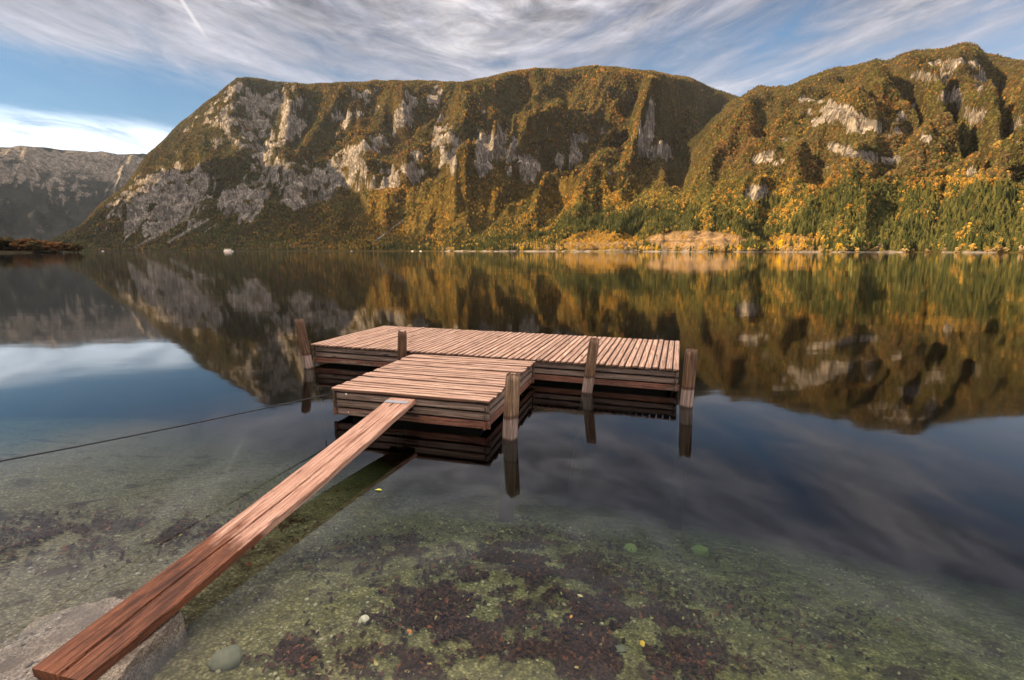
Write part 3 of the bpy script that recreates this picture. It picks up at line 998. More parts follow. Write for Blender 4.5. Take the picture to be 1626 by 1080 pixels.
DECK_Z = 0.34
dock = tag(empty('floating_dock', (-0.5, 7.0, 0)), 'weathered pinkish wooden T shaped floating dock on calm water', 'dock')
bpy.context.view_layer.update()
DINV = Matrix.Translation((0.5, -7.0, 0))


def dock_part(mb, name, mat):
    mb.v = [(DINV @ Vector(v))[:] for v in mb.v]
    return mb.build(name, mat, dock)


def platform(fl, ang, wid, dep, along_u, bw, gap, warp, seed):
    """fl: front left top corner"""
    r = random.Random(seed)
    U = Vector((math.cos(ang), math.sin(ang), 0)); V = Vector((-math.sin(ang), math.cos(ang), 0))
    o = Vector((fl[0], fl[1], 0))
    mb = MB()
    pos = 0.0
    total = dep if along_u else wid
    k_ = max(1, round(total / (bw + gap)))  # boards
    pitch = total / k_
    for i in range(k_):
        bwid = pitch - gap * r.uniform(0.6, 1.5)
        c = (i + 0.5) * pitch
        z = DECK_Z + r.uniform(-1, 1) * warp * 0.6
        if along_u: a, b = o + V * c - U * 0.006, o + V * c + U * (wid + 0.006)
        else: a, b = o + U * c - V * 0.022, o + U * c + V * (dep + 0.006)
        a.z = b.z = z
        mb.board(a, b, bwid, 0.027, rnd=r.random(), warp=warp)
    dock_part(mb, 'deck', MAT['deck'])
    # boards round the sides, three high
    rows = [(0.298, 0.074, 0.05), (0.209, 0.072, 0.2), (0.121, 0.076, 0.75)]
    corners = [o, o + U * wid, o + U * wid + V * dep, o + V * dep]
    for e in range(4):
        p, q = corners[e], corners[(e + 1) % 4]
        dirn = (q - p).normalized()
        nrm = Vector((dirn.y, -dirn.x, 0))
        mb = MB()
        for zt, hh, wt in rows:
            off = r.uniform(-0.004, 0.004)
            a = p + nrm * (-0.022 + off); b = q + nrm * (-0.022 + off)
            ext = dirn * (0.0 if e % 2 else 0.0)
            a = a - ext; b = b + ext
            # a board on edge: its broad face looks outwards
            a.z = b.z = zt - hh / 2
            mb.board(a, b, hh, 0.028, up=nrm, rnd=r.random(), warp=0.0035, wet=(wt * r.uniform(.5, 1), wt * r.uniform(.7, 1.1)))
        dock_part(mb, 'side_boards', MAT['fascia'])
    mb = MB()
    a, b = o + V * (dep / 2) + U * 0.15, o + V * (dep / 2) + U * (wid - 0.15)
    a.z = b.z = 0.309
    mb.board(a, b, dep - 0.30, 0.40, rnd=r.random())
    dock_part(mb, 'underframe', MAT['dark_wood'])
    return U, V, o


UB, VB, OB = platform((-3.195, 7.941), math.atan2(6.196 - 7.941, 2.098 + 3.195), 5.573, 2.10, False, 0.073, 0.012, 0.004, 21)
UF, VF, OF = platform((-1.949, 5.290), math.atan2(4.798 - 5.290, -0.231 + 1.949), 1.787, 1.935, True, 0.076, 0.010, 0.008, 33)


def peg(name, parent, p, r_, mat, squash=1.0):
    bm = bmesh.new()
    bmesh.ops.create_icosphere(bm, subdivisions=2, radius=r_)
    for v in bm.verts: v.co.z *= squash
    me = bm_mesh(name, bm, True)
    o = link(name, me, mat, parent)
    o.location = p
    return o


pt = OF + UF * 0.19 - VF * 0.006
peg('tag', dock, DINV @ Vector((pt.x, pt.y, 0.292)), 0.010, MAT['nail'])
pt = OF + UF * 0.21 - VF * 0.016
peg('tag', dock, DINV @ Vector((pt.x, pt.y, 0.095)), 0.007, MAT['nail'])


# ------------------------------------------------------------------ POSTS
def post(base, top, rad, label, seed, tone=0.6):
    r = random.Random(seed)
    base, top = Vector(base), Vector(top)
    ax = (top - base)
    lo = base - ax / ax.z * 1.9
    nseg, nr_ = 44, 22
    V_, F_, UV, WT = [], [], [], []
    rz = r.random()
    ph = r.uniform(0, 6)
    for i in range(nseg + 1):
        u = i / nseg
        c = lo.lerp(top, u)
        for j in range(nr_):
            a = j * 2 * math.pi / nr_
            q = rad * (1 + 0.035 * math.sin(2 * a + ph) + 0.02 * math.sin(5 * a + u * 4 + ph) + r.uniform(-.012, .012)) * (1.06 - 0.10 * u)
            if i == nseg: q *= 0.93
            zt = (0.012 * math.sin(3 * a + ph) + r.uniform(-.006, .006)) if i >= nseg - 1 else 0
            V_.append((c.x + q * math.cos(a), c.y + q * math.sin(a), c.z + zt))
            UV.append((c.z, a * rad, rz)); WT.append(0)
    for i in range(nseg):
        for j in range(nr_):
            q0, q1 = i * nr_ + j, i * nr_ + (j + 1) % nr_
            F_.append((q0, q1, q1 + nr_, q0 + nr_))
    ntop = len(F_)
    b0 = nseg * nr_
    prev = [b0 + j for j in range(nr_)]
    for ring, (fr_, dz_) in enumerate(((0.72, 0.004), (0.36, -0.006))):
        cur = []
        for j in range(nr_):
            p = Vector(V_[b0 + j]); q = top.lerp(p, fr_)
            V_.append((q.x, q.y, q.z + dz_ + r.uniform(-.006, .006))); UV.append((top.z, 0, rz)); WT.append(0)
            cur.append(len(V_) - 1)
        for j in range(nr_): F_.append((prev[j], prev[(j + 1) % nr_], cur[(j + 1) % nr_], cur[j]))
        prev = cur
    F_.append(tuple(prev))
    me = D.meshes.new('mooring_post')
    me.from_pydata([(Vector(v) - base)[:] for v in V_], [], F_)
    me.attributes.new('wuv', 'FLOAT_VECTOR', 'POINT').data.foreach_set('vector', np.array(UV, np.float32).ravel())
    me.attributes.new('tone', 'FLOAT', 'POINT').data.foreach_set('value', np.full(len(V_), tone, np.float32))
    me.materials.append(MAT['post']); me.materials.append(MAT['end'])
    for i, p in enumerate(me.polygons):
        p.use_smooth = i < ntop
        if i >= ntop: p.material_index = 1
    o = link('mooring_post', me, MAT['post'])
    o.location = base
    return tag(o, label, 'post', 'round wooden posts around the dock')


post((-3.147, 7.682, 0), (-3.30, 7.80, 0.745), 0.074, 'dark round post leaning left at the far left corner of the dock', 1, 0.05)
post((-1.625, 7.31, 0), (-1.60, 7.315, 0.63), 0.068, 'short dark post in the inner corner left of the smaller platform', 2, 0.15)
post((0.958, 6.272, 0), (1.05, 6.36, 0.69), 0.068, 'round post leaning right against the front of the long platform', 3, 0.6)
post((-0.020, 4.669, 0), (0.012, 4.78, 0.62), 0.073, 'thick pale brown post nearest the camera beside the smaller platform corner', 4, 1)
post((2.038, 5.714, 0), (2.10, 5.83, 0.654), 0.076, 'reddish brown post standing free at the right end of the dock', 5, 0.2)

# ------------------------------------------------------------------ GANGPLANK
gp = tag(empty('gangplank', (-1.905, 1.846, 0.055)), 'long narrow cracked plank bridging from the concrete slab to the dock', 'gangplank')
A, B = Vector((-1.905, 1.846, 0.055)), Vector((-1.122, 5.020, 0.308))
ln = (B - A).length
T_ = (B - A).normalized(); S_ = T_.cross(Vector((0, 0, 1))).normalized(); N_ = S_.cross(T_)
nu, nv, W_, TH_ = 260, 91, 0.280, 0.046
us = np.linspace(0, 1, nu)
vs_ = np.linspace(-0.5, 0.5, nv)
crack = 0.03 + 0.06 * (fbm(us * 5, us * 0, 701, 3) - 0.5) * 2 + 0.05 * us
cw = np.interp(us, [0, 0.35, 0.62, 0.8, 0.9, 1], [0.016, 0.020, 0.012, 0.009, 0.0, 0.0]) * (0.6 + 0.8 * fbm(us * 30, us * 0, 705, 2))
V_, UV, WT = [], [], []
edgeL = 0.012 * (fbm(us * 14, us * 0, 711, 3) - 0.5)
edgeR = 0.022 * (fbm(us * 14, us * 0 + 7, 713, 3) - 0.5)
for i, u in enumerate(us):
    sag = -0.018 * math.sin(math.pi * u)
    for j, v in enumerate(vs_):
        # pull two columns of points to the lips of the crack
        vv = v
        dcr = abs(vv - crack[i])
        z = 0.0
        if cw[i] > 0 and dcr < cw[i] * 0.9 + 0.012: z = -0.034 * min(1, 1.6 * max(0, 1 - dcr / (cw[i] * 0.9 + 0.012))) * min(1, cw[i] / 0.01)
        s_off = vv * W_ + (edgeL[i] if j == 0 else 0) + (edgeR[i] if j == nv - 1 else 0)
        if j in (0, nv - 1): z -= 0.006
        z += 0.0025 * (vnoise(np.array(u * 40.), np.array(v * 60.), 720) - 0.5)
        p = T_ * (u * ln) + S_ * s_off + N_ * (z + sag)
        V_.append(p[:]); UV.append((u * ln, vv * W_, 0.37)); WT.append(float(np.interp(u, [0, 0.22, 0.46], [0.95, 0.75, 0.0])))
nb = len(V_)
for i, u in enumerate(us):
    sag = -0.018 * math.sin(math.pi * u)
    for sgn, e in ((-0.5, edgeL[i]), (0.5, edgeR[i])):
        p = T_ * (u * ln) + S_ * (sgn * W_ + e * 0.6) + N_ * (sag - TH_)
        V_.append(p[:]); UV.append((u * ln, sgn * (W_ + 2 * TH_), 0.37)); WT.append(float(np.interp(u, [0, 0.22, 0.46], [0.95, 0.75, 0.0])))
F_ = []
for i in range(nu - 1):
    for j in range(nv - 1):
        q = i * nv + j
        F_.append((q, q + 1, q + nv + 1, q + nv))
    b0 = nb + 2 * i
    F_.append((i * nv, (i + 1) * nv, b0 + 2, b0))
    F_.append((i * nv + nv - 1, b0 + 1, b0 + 3, (i + 1) * nv + nv - 1))
    F_.append((b0, b0 + 2, b0 + 3, b0 + 1))
F_.append(tuple(range(nv)) + (nb + 1, nb))
F_.append(tuple(reversed([(nu - 1) * nv + j for j in range(nv)])) + (nb + 2 * nu - 2, nb + 2 * nu - 1))
mb = MB(); mb.v, mb.f, mb.uv, mb.wet = V_, F_, UV, WT
mb.build('plank', MAT['plank'], gp)
mb = MB()
q = T_ * (ln - 0.105)
mb.board(q + S_ * -0.137 + N_ * 0.004, q + S_ * 0.112 + N_ * 0.004, 0.062, 0.003, up=N_, rnd=.2, ch=0.0008)
mb.build('metal_strip', MAT['metal'], gp)
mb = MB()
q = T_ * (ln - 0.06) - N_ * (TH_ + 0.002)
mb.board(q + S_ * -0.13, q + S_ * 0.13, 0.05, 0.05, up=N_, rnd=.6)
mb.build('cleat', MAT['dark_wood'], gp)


# ------------------------------------------------------------------ CONCRETE SLAB
def slab_mat():
    m, nt, out = new_mat('pebbly_concrete')
    geo = N(nt, 'ShaderNodeNewGeometry')
    p = geo.outputs['Position']
    vo = N(nt, 'ShaderNodeTexVoronoi'); L(nt, p, vo.inputs['Vector']); vo.inputs['Scale'].default_value = 85
    n1 = noise(nt, p, 5, 5, 0.65); n2 = noise(nt, p, 90, 4, 0.7)
    c = ramp(nt, n2, [(0.3, (0.10, 0.08, 0.06)), (0.55, (0.34, 0.28, 0.22)), (0.75, (0.56, 0.49, 0.41))])
    c = mixc(nt, ramp(nt, vo.outputs['Distance'], [(0.22, 0.8), (0.42, 0.0)]), c, (0.50, 0.43, 0.35))
    c = mixc(nt, ramp(nt, vo.outputs['Distance'], [(0.5, 0.0), (0.75, 0.5)]), c, (0.06, 0.05, 0.04))
    c = mixc(nt, ramp(nt, n1, [(0.40, 0.15), (0.62, 0.85)]), c, (0.085, 0.068, 0.052))
    h = math_n(nt, 'ADD', math_n(nt, 'SUBTRACT', 0.7, vo.outputs['Distance']), math_n(nt, 'MULTIPLY', n2, 0.6))
    bsdf(nt, out, c, 0.8, bump(nt, h, 0.8, 0.005), 0.3)
    return m


sx_ = np.linspace(-4.4, -1.60, 330); sy_ = np.linspace(0.2, 2.46, 260)
SX, SY = np.meshgrid(sx_, sy_, indexing='ij')


def slab_top(x, y):
    eb = 2.46 - 0.343 * np.maximum(x + 2.12, 0)
    di = np.minimum(eb - y, -1.645 - x)
    li = sstep(0.0, 0.06, di)
    tz = np.interp(x, [-4.4, -2.6, -2.3, -2.0, -1.6], [-0.35, -0.15, -0.05, 0.004, 0.018])
    return tz * li - 9.0 * (1 - li)


e_back = 2.46 + 0.03 * (fbm(SX / 0.3, SX * 0, 801, 3) - 0.5) - 0.343 * np.maximum(SX + 2.12, 0)
e_right = -1.645 + 0.04 * (fbm(SY / 0.25, SY * 0 + 3, 805, 3) - 0.5)
din = np.minimum(e_back - SY, e_right - SX)
lift = sstep(0.0, 0.022, din)
top_z = np.interp(SX, [-4.4, -2.6, -2.3, -2.0, -1.6], [-0.35, -0.15, -0.05, 0.004, 0.018]) + 0.009 * (fbm(SX / 0.09, SY / 0.09, 811, 4) - 0.5) * 2 - 0.010 * sstep(2.1, 2.4, SY)
SZ = top_z * lift + (-0.45) * (1 - lift)
n_ = SX.size
Vs = np.concatenate([np.stack([SX, SY, SZ], -1).reshape(-1, 3)])
me = np_mesh('concrete_slab', Vs, grid_faces(330, 260), None, False)
o = link('concrete_slab', me, slab_mat())
sm_ = o.modifiers.new('thickness', 'SOLIDIFY'); sm_.thickness = 0.25; sm_.offset = 1.0 if False else -1.0
tag(o, 'rough pebbly concrete slab at the water edge under the near end of the plank', 'slab')


# ------------------------------------------------------------------ MOORING CABLE
def tube(pts, rad, k_=7):
    bm = bmesh.new()
    rings = []
    for i, p in enumerate(pts):
        t = (pts[min(i + 1, len(pts) - 1)] - pts[max(i - 1, 0)]).normalized()
        u = t.cross(Vector((0.13, 0.2, 1))).normalized(); w_ = t.cross(u)
        rings.append([bm.verts.new(p + (u * math.cos(j * 6.2832 / k_) + w_ * math.sin(j * 6.2832 / k_)) * rad) for j in range(k_)])
    for a, b in zip(rings, rings[1:]):
        for j in range(k_): bm.faces.new((a[j], a[(j + 1) % k_], b[(j + 1) % k_], b[j]))
    bm.faces.new(rings[0][::-1]); bm.faces.new(rings[-1])
    return bm


C0 = OF + Vector((0, 0, 0.282)); C1 = Vector((-3.08, 2.89, 0.600)); C2 = Vector((-4.6, -0.05, 0.93))
pts = []
for i in range(60):
    u = i / 59
    p = C0.lerp(C1, u * 1.9) if u * 1.9 <= 1 else C1.lerp(C2, (u * 1.9 - 1) / 0.9)
    p.z -= 0.05 * math.sin(math.pi * min(1, u * 1.05))
    pts.append(p)
C0v = C0.copy()
rope = tag(empty('mooring_cable', C0), 'thin dark cable running from the dock corner to the left shore', 'cable')
link('cable', bm_mesh('cable', tube([p - C0v for p in pts], 0.0058), True), MAT['rope'], rope)
hp = pts[1].lerp(pts[2], 0.2) - C0v
link('hook', bm_mesh('hook', tube([hp + Vector((0.012, 0, 0.008)), hp + Vector((0, 0, 0.006)), hp + Vector((-.012, 0, -0.01)), hp + Vector((-.014, 0, -0.055)), hp + Vector((-.008, 0, -0.07))], 0.006), True), MAT['rope'], rope)
bm = tube([Vector((x, 0, 0)) for x in (0.02, 0)], 0.004)
link('loop', bm_mesh('loop', tube([Vector((0.012 * math.sin(a), -0.004, 0.016 * math.cos(a))) + (pts[0] - C0v) for a in np.linspace(0, 6.2, 14)], 0.004), True), MAT['rope'], rope)
bm.free()


# ------------------------------------------------------------------ LEAF LITTER, GRAVEL, STONES
def ground_at(x, y, z=-0.3):
    Xp = (x - 813) / F_PX; Yp = -(y - 540) / F_PX
    dz_ = Yp * CP - SP; fw = Yp * SP + CP
    t = (z - CAM_H) / dz_
    return Xp * t, fw * t


def litter_mat():
    m, nt, out = new_mat('sunken_leaf_litter')
    t = attr(nt, 'tint').outputs['Vector']
    bsdf(nt, out, t, 0.8, None, 0.2)
    return m


CL = [(860, 860, .55, .42, 2600), (800, 900, .4, .3, 1500), (930, 930, .45, .3, 1600), (1010, 960, .35, .25, 900), (740, 990, .42, .2, 1000), (860, 1030, .5, .2, 1400), (620, 1060, .3, .12, 500),
      (1010, 1040, .4, .15, 700), (650, 830, .25, .2, 350), (560, 870, .35, .3, 350), (660, 930, .25, .2, 300), (1080, 1000, .25, .2, 450), (180, 850, .8, .25, 900), (60, 880, .6, .3, 700), (300, 830, .5, .2, 500),
      (470, 1060, .2, .1, 250), (900, 790, .6, .5, 900), (1200, 900, .6, .5, 600), (430, 800, .4, .4, 200)]
lp = []
for cx, cy, sx__, sy__, n in CL:
    gx_, gy_ = ground_at(cx, cy)
    n = int(n * 1.8)
    lp.append(np.stack([rng.normal(gx_, sx__ * 0.66, n), rng.normal(gy_, sy__ * 0.66, n)], 1))
lp.append(np.stack([rng.uniform(-4, 4.5, 1500), rng.uniform(1.7, 6, 1500)], 1))
lp = np.concatenate(lp)
keep = fbm(lp[:, 0] / 0.16, lp[:, 1] / 0.16, 901, 4) > rng.uniform(0.36, 0.60, len(lp))
lp = lp[keep]
shape = np.array([(-1, 0, 0), (-.45, .42, .06), (.25, .5, .03), (1.0, 0, .1), (.25, -.48, .05), (-.45, -.4, .02)])
nl = len(lp)
sc_ = rng.uniform(0.007, 0.023, nl)
an = rng.uniform(0, 6.283, nl)
tx, ty = rng.normal(0, 0.28, nl), rng.normal(0, 0.28, nl)
sh = shape[None] * sc_[:, None, None]
sh[:, :, 2] += rng.normal(0, 0.15, (nl, 6)) * sc_[:, None]
xr = sh[:, :, 0] * np.cos(an)[:, None] - sh[:, :, 1] * np.sin(an)[:, None]
yr = sh[:, :, 0] * np.sin(an)[:, None] + sh[:, :, 1] * np.cos(an)[:, None]
zr_ = sh[:, :, 2] + xr * tx[:, None] + yr * ty[:, None]
bz = bed_z(lp[:, 0], lp[:, 1])
LV = np.stack([xr + lp[:, 0][:, None], yr + lp[:, 1][:, None], zr_ + bz[:, None] + 0.009 + rng.uniform(0, 0.012, nl)[:, None]], -1).reshape(-1, 3)
LV[:, 2] = np.minimum(LV[:, 2], -0.02)
lc = np.array([[0.046, 0.023, 0.015]]) * rng.uniform(0.3, 1.5, nl)[:, None]
br = rng.random(nl)
lc[br > 0.93] = np.array([0.16, 0.06, 0.03]) ; lc[br > 0.994] = np.array([0.40, 0.33, 0.14])
i6 = np.arange(nl)[:, None] * 6
LF = np.concatenate([i6 + np.array([[0, 1, 2, 5]]), i6 + np.array([[5, 2, 3, 4]])])
me = np_mesh('leaf_litter', LV, LF, {'tint': np.repeat(lc, 6, 0)}, False)
tag(link('leaf_litter', me, litter_mat()), 'dark maroon sunken leaves in drifts on the lake bed', 'leaves', kind='stuff')

ico = bmesh.new(); bmesh.ops.create_icosphere(ico, subdivisions=1, radius=1.0)
IV = np.array([v.co[:] for v in ico.verts]); IF = np.array([[v.index for v in f.verts] for f in ico.faces]); ico.free()
NP_ = 9000
gp_ = np.stack([rng.uniform(-3.2, 3.6, NP_), 1.6 + 3.4 * rng.random(NP_) ** 1.6], 1)
gp_ = np.concatenate([gp_, np.stack([rng.uniform(-3.0, -1.7, 2600), rng.uniform(1.4, 2.5, 2600)], 1)]); NP_ = len(gp_)
keep = fbm(gp_[:, 0] / 0.35, gp_[:, 1] / 0.35, 931, 3) > rng.uniform(0.3, 0.62, NP_)
gp_ = gp_[keep]; NP_ = len(gp_)
gs = 0.0035 + 0.010 * rng.random(NP_) ** 3
gv = IV[None] * (1 + rng.normal(0, 0.16, (NP_, len(IV), 1))) * gs[:, None, None] * np.array([1, 1, 0.65])
a_ = rng.uniform(0, 6.283, NP_); st_ = rng.uniform(0.9, 1.6, NP_)
gxx = gv[:, :, 0] * st_[:, None]
gX = gxx * np.cos(a_)[:, None] - gv[:, :, 1] * np.sin(a_)[:, None]; gY = gxx * np.sin(a_)[:, None] + gv[:, :, 1] * np.cos(a_)[:, None]
gz = np.maximum(bed_z(gp_[:, 0], gp_[:, 1]), slab_top(gp_[:, 0], gp_[:, 1])) + gs * 0.3
GV = np.stack([gX + gp_[:, 0][:, None], gY + gp_[:, 1][:, None], gv[:, :, 2] + gz[:, None]], -1).reshape(-1, 3)
GF = (np.arange(NP_)[:, None, None] * len(IV) + IF[None]).reshape(-1, 3)
gc_ = np.array([[0.30, 0.28, 0.18]]) * rng.uniform(0.35, 1.5, NP_)[:, None] * np.array([[1, 1, 1]])
gc_ = np.where((gp_[:, 0] < -1.6)[:, None], gc_ * np.array([[0.85, 0.8, 1.05]]), gc_)
me = np_mesh('gravel', GV, GF, {'tint': np.repeat(gc_, len(IV), 0)})
tag(link('gravel', me, litter_mat()), 'small pale pebbles strewn over the lake bed', 'gravel', kind='stuff')


def stone(px_, py_, rad, mat, label, seed, zb=-0.3, flat=0.7, cat='stone', grp=None):
    r = random.Random(seed)
    x, y = ground_at(px_, py_, zb)
    zb = float(bed_z(np.array(x), np.array(y)))
    x, y = ground_at(px_, py_, zb)
    zb = float(bed_z(np.array(x), np.array(y)))
    bm = bmesh.new(); bmesh.ops.create_icosphere(bm, subdivisions=3, radius=rad)
    ox = r.uniform(0, 50)
    for v in bm.verts:
        c = v.co / rad
        k_ = 1 + 0.5 * (float(vnoise(np.array(c.x * 1.3 + ox), np.array(c.y * 1.3 + c.z * 1.7), seed)) - 0.5) + r.uniform(-.012, .012)
        v.co = Vector((v.co.x * 1.2, v.co.y, v.co.z * flat)) * k_
    o = link('stone', bm_mesh('stone', bm, True), mat)
    o.location = (x, y, zb + rad * flat * 0.45)
    o.rotation_euler = (0, 0, r.uniform(0, 6.28))
    return tag(o, label, cat, grp)


stone(578, 988, 0.026, MAT['stone_w'], 'round white pebble lying alone on the sandy bed', 1, flat=0.85)
stone(358, 1056, 0.062, MAT['stone_g'], 'mossy grey rock on the bed beside the concrete slab', 2)
stone(1112, 863, 0.085, MAT['stone_y'], 'yellow green boulder dimly seen in deeper water on the right', 3, -0.7, 0.55)
stone(1002, 865, 0.055, MAT['stone_y'], 'small dim greenish stone left of the yellow green boulder', 4, -0.7, 0.55)
stone(802, 1040, 0.022, MAT['stone_g'], 'greyish pebble among the drowned leaves near the bottom edge', 6)
stone(985, 1028, 0.03, MAT['stone_g'], 'flat pale green stone left of the yellow leaf', 8, flat=0.4)


def leaf(px_, py_, size, mat, label, seed, zb=-0.25, afloat=False):
    r = random.Random(seed)
    x, y = ground_at(px_, py_, 0.004 if afloat else zb)
    if not afloat:
        zb = float(bed_z(np.array(x), np.array(y))); x, y = ground_at(px_, py_, zb + 0.03)
    bm = bmesh.new()
    out_ = [(-1, 0), (-.7, .32), (-.25, .52), (.2, .46), (.6, .25), (1, 0)]
    up_ = [bm.verts.new((a * size, b * size, abs(b) * size * 0.35 + r.uniform(-.05, .05) * size)) for a, b in out_]
    md_ = [up_[0]] + [bm.verts.new((a * size, 0, 0)) for a, b in out_[1:-1]] + [up_[-1]]
    dn_ = [up_[0]] + [bm.verts.new((a * size, -b * size, abs(b) * size * 0.2 + r.uniform(-.05, .05) * size)) for a, b in out_[1:-1]] + [up_[-1]]
    for i in range(5):
        for s0, s1, flip in ((up_, md_, 0), (md_, dn_, 0)):
            q = [s0[i], s0[i + 1], s1[i + 1], s1[i]]
            q = [v for j, v in enumerate(q) if v not in q[:j]]
            if len(q) > 2: bm.faces.new(q[::-1])
    me = bm_mesh('fallen_leaf', bm, True)
    o = link('fallen_leaf', me, mat)
    sd_ = o.modifiers.new('thickness', 'SOLIDIFY'); sd_.thickness = 0.0012
    o.location = (x, y, 0.004 if afloat else zb + 0.03)
    o.rotation_euler = (r.uniform(-.15, .15) * (not afloat), r.uniform(-.15, .15) * (not afloat), r.uniform(0, 6.28))
    return tag(o, label, 'leaf')


leaf(1020, 1022, 0.026, MAT['leaf_y'], 'bright yellow fallen leaf among the dark leaves on the right', 1)
leaf(921, 946, 0.022, simple('pale_leaf', (0.62, 0.55, 0.28), 0.6, ns=60), 'pale straw coloured fallen leaf in the middle of the dark drift', 2)
leaf(651, 1003, 0.02, MAT['leaf_o'], 'orange red fallen leaf right of the round white pebble', 3)
leaf(907, 979, 0.016, simple('amber_leaf', (0.70, 0.30, 0.05), 0.6, ns=60), 'small amber fallen leaf below the pale straw coloured leaf', 4)
leaf(601, 778, 0.030, simple('lime_leaf', (0.50, 0.50, 0.10), 0.6, ns=60), 'small yellow green leaf floating right of the gangplank', 5, afloat=True)

# ------------------------------------------------------------------ SHORE TREES one by one
def tree_proto(kind, seed):
    if kind == 'conifer': c, t = conifer(seed, 13, 12, 0.20)
    elif kind == 'poplar': c, t = leafy(seed, 900, slim=0.45, base=0.06)
    elif kind == 'shrub': c, t = leafy(seed, 700, slim=1.35, base=-0.05)
    else: c, t = leafy(seed, 1100, base=0.1)
    return bm_mesh('crown', c), bm_mesh('trunk', t)


PROTO = {k_: [tree_proto(k_, s_) for s_ in range(n_)] for k_, n_ in (('conifer', 4), ('broadleaf', 4), ('poplar', 1), ('shrub', 3))}


def tree(kind, name, x, y, z, h, color, label, cat, group=None, wid=1.0):
    cm, tm = random.choice(PROTO[kind])
    r = empty(name, (x, y, z), random.uniform(0, 6.28))
    r.scale = (h * wid, h * wid, h)
    c = link('crown', cm, MAT['foliage_single'], r); c.color = (*color, 1)
    link('trunk', tm, MAT['bark'], r)
    return tag(r, label, cat, group)


def on_shore(th_, dr_):
    rr_ = float(shore_r(np.array(th_))) + dr_
    z = float(bilerp(Z, np.array([th_]), np.array([rr_]))[0])
    return rr_ * math.sin(th_), rr_ * math.cos(th_), z


def jit(c, a=0.25):
    k_ = random.uniform(1 - a, 1 + a)
    return tuple(v * k_ for v in c)


for i in range(120):
    t_ = R(random.triangular(6, 47, 38)); dr_ = random.uniform(10, 45)
    x, y, z = on_shore(t_, dr_)
    pxm = float(to_px(np.array(x), np.array(y), np.array(z))[0])
    if 1020 < pxm < 1180 or 890 < pxm < 1010: continue
    tree('conifer', 'conifer_tree', x, y, z - 0.3, random.uniform(9, 16), jit((0.045, 0.055, 0.020), .4), 'dark green conifer standing close behind the far shoreline', 'tree', 'conifers close behind the far shoreline')
for i in range(46):
    t_ = R(random.uniform(-4, 47)); dr_ = random.uniform(5, 16)
    x, y, z = on_shore(t_, dr_)
    tree('broadleaf', 'golden_tree', x, y, z - 0.3, random.uniform(4, 8.5), jit(random.choice([(0.40, 0.26, 0.05), (0.34, 0.22, 0.06), (0.24, 0.20, 0.06)])), 'golden yellow broadleaf tree at the edge of the far shore', 'tree', 'golden trees at the edge of the far shore', 1.15)
for i in range(70):
    t_ = R(random.uniform(10, 47)); dr_ = random.uniform(3, 8)
    x, y, z = on_shore(t_, dr_)
    tree('shrub', 'shore_shrub', x, y, z - 0.3, random.uniform(2.5, 5), jit(random.choice([PAL['beige'], (0.42, 0.30, 0.13)])), 'pale beige shrub on the stony far shore', 'shrub', 'pale shrubs on the stony far shore', 1.2)
for i in range(12):
    t_ = R(random.uniform(16, 24)); dr_ = random.uniform(5, 10)
    x, y, z = on_shore(t_, dr_)
    tree('conifer', 'young_conifer', x, y, z - 0.3, random.uniform(5, 9), (0.035, 0.045, 0.017), 'small dark young conifer in front of the tan meadow', 'tree', 'young conifers in front of the meadow', 1.3)
t_ = float(az_el(1240, 390)[0]); x, y, z = on_shore(t_, 8)
tree('broadleaf', 'yellow_tree', x, y, z - 0.3, 14, (0.62, 0.40, 0.03), 'single bright yellow rounded tree at the water edge right of the meadow', 'tree', None, 0.9)
t_ = float(az_el(1357, 380)[0]); x, y, z = on_shore(t_, 10)
tree('poplar', 'poplar_tree', x, y, z - 0.3, 24, (0.20, 0.19, 0.06), 'tall slim pale green tree rising alone from the right shore', 'tree', None, 0.6)

# low wooded headland on the left
hx_ = np.linspace(-780, -372, 60); hy_ = np.linspace(330, 640, 40)
QX, QY = np.meshgrid(hx_, hy_, indexing='ij')
az_ = np.degrees(np.arctan2(QX, QY)); rr_ = np.hypot(QX, QY)
QZ = 3.0 * sstep(-39.8, -43, az_) * sstep(535, 560, rr_) * (1 - sstep(640, 680, rr_)) - 1.2 + 0.6 * (fbm(QX / 15, QY / 15, 951) - 0.5)
me = np_mesh('headland', np.stack([QX, QY, QZ], -1).reshape(-1, 3), grid_faces(60, 40), {'rock': np.zeros(QX.size), 'tint': np.tile([[0.05, 0.04, 0.02]], (QX.size, 1))})
tag(link('headland', me, MAT['terrain']), 'low wooded headland at the left edge of the lake', 'headland', kind='structure')
for i in range(110):
    a_ = R(-40.0 - 11 * random.random() ** 0.8); q_ = random.uniform(550, 640)
    hgt = random.uniform(8, 11) * (0.72 + 0.5 * min(1, (math.degrees(-a_) - 40) / 4))
    tree('broadleaf', 'rust_tree', q_ * math.sin(a_), q_ * math.cos(a_), 0.2, hgt, jit(random.choice([(0.10, 0.055, 0.026), (0.12, 0.062, 0.028), (0.07, 0.055, 0.025)]), .3),
         'dark rust brown bushy tree on the low headland at the left', 'tree', 'rust brown trees on the left headland', 1.9)

# ------------------------------------------------------------------ BOATS
def box(bm, x0, x1, y0, y1, z0, z1, tx=0, ty=0):
    v = [bm.verts.new(c) for c in ((x0, y0, z0), (x1, y0, z0), (x1, y1, z0), (x0, y1, z0), (x0 + tx, y0 + ty, z1), (x1 - tx, y0 + ty, z1), (x1 - tx, y1 - ty, z1), (x0 + tx, y1 - ty, z1))]
    for f_ in ((3, 2, 1, 0), (4, 5, 6, 7), (0, 1, 5, 4), (1, 2, 6, 5), (2, 3, 7, 6), (3, 0, 4, 7)): bm.faces.new([v[i] for i in f_])


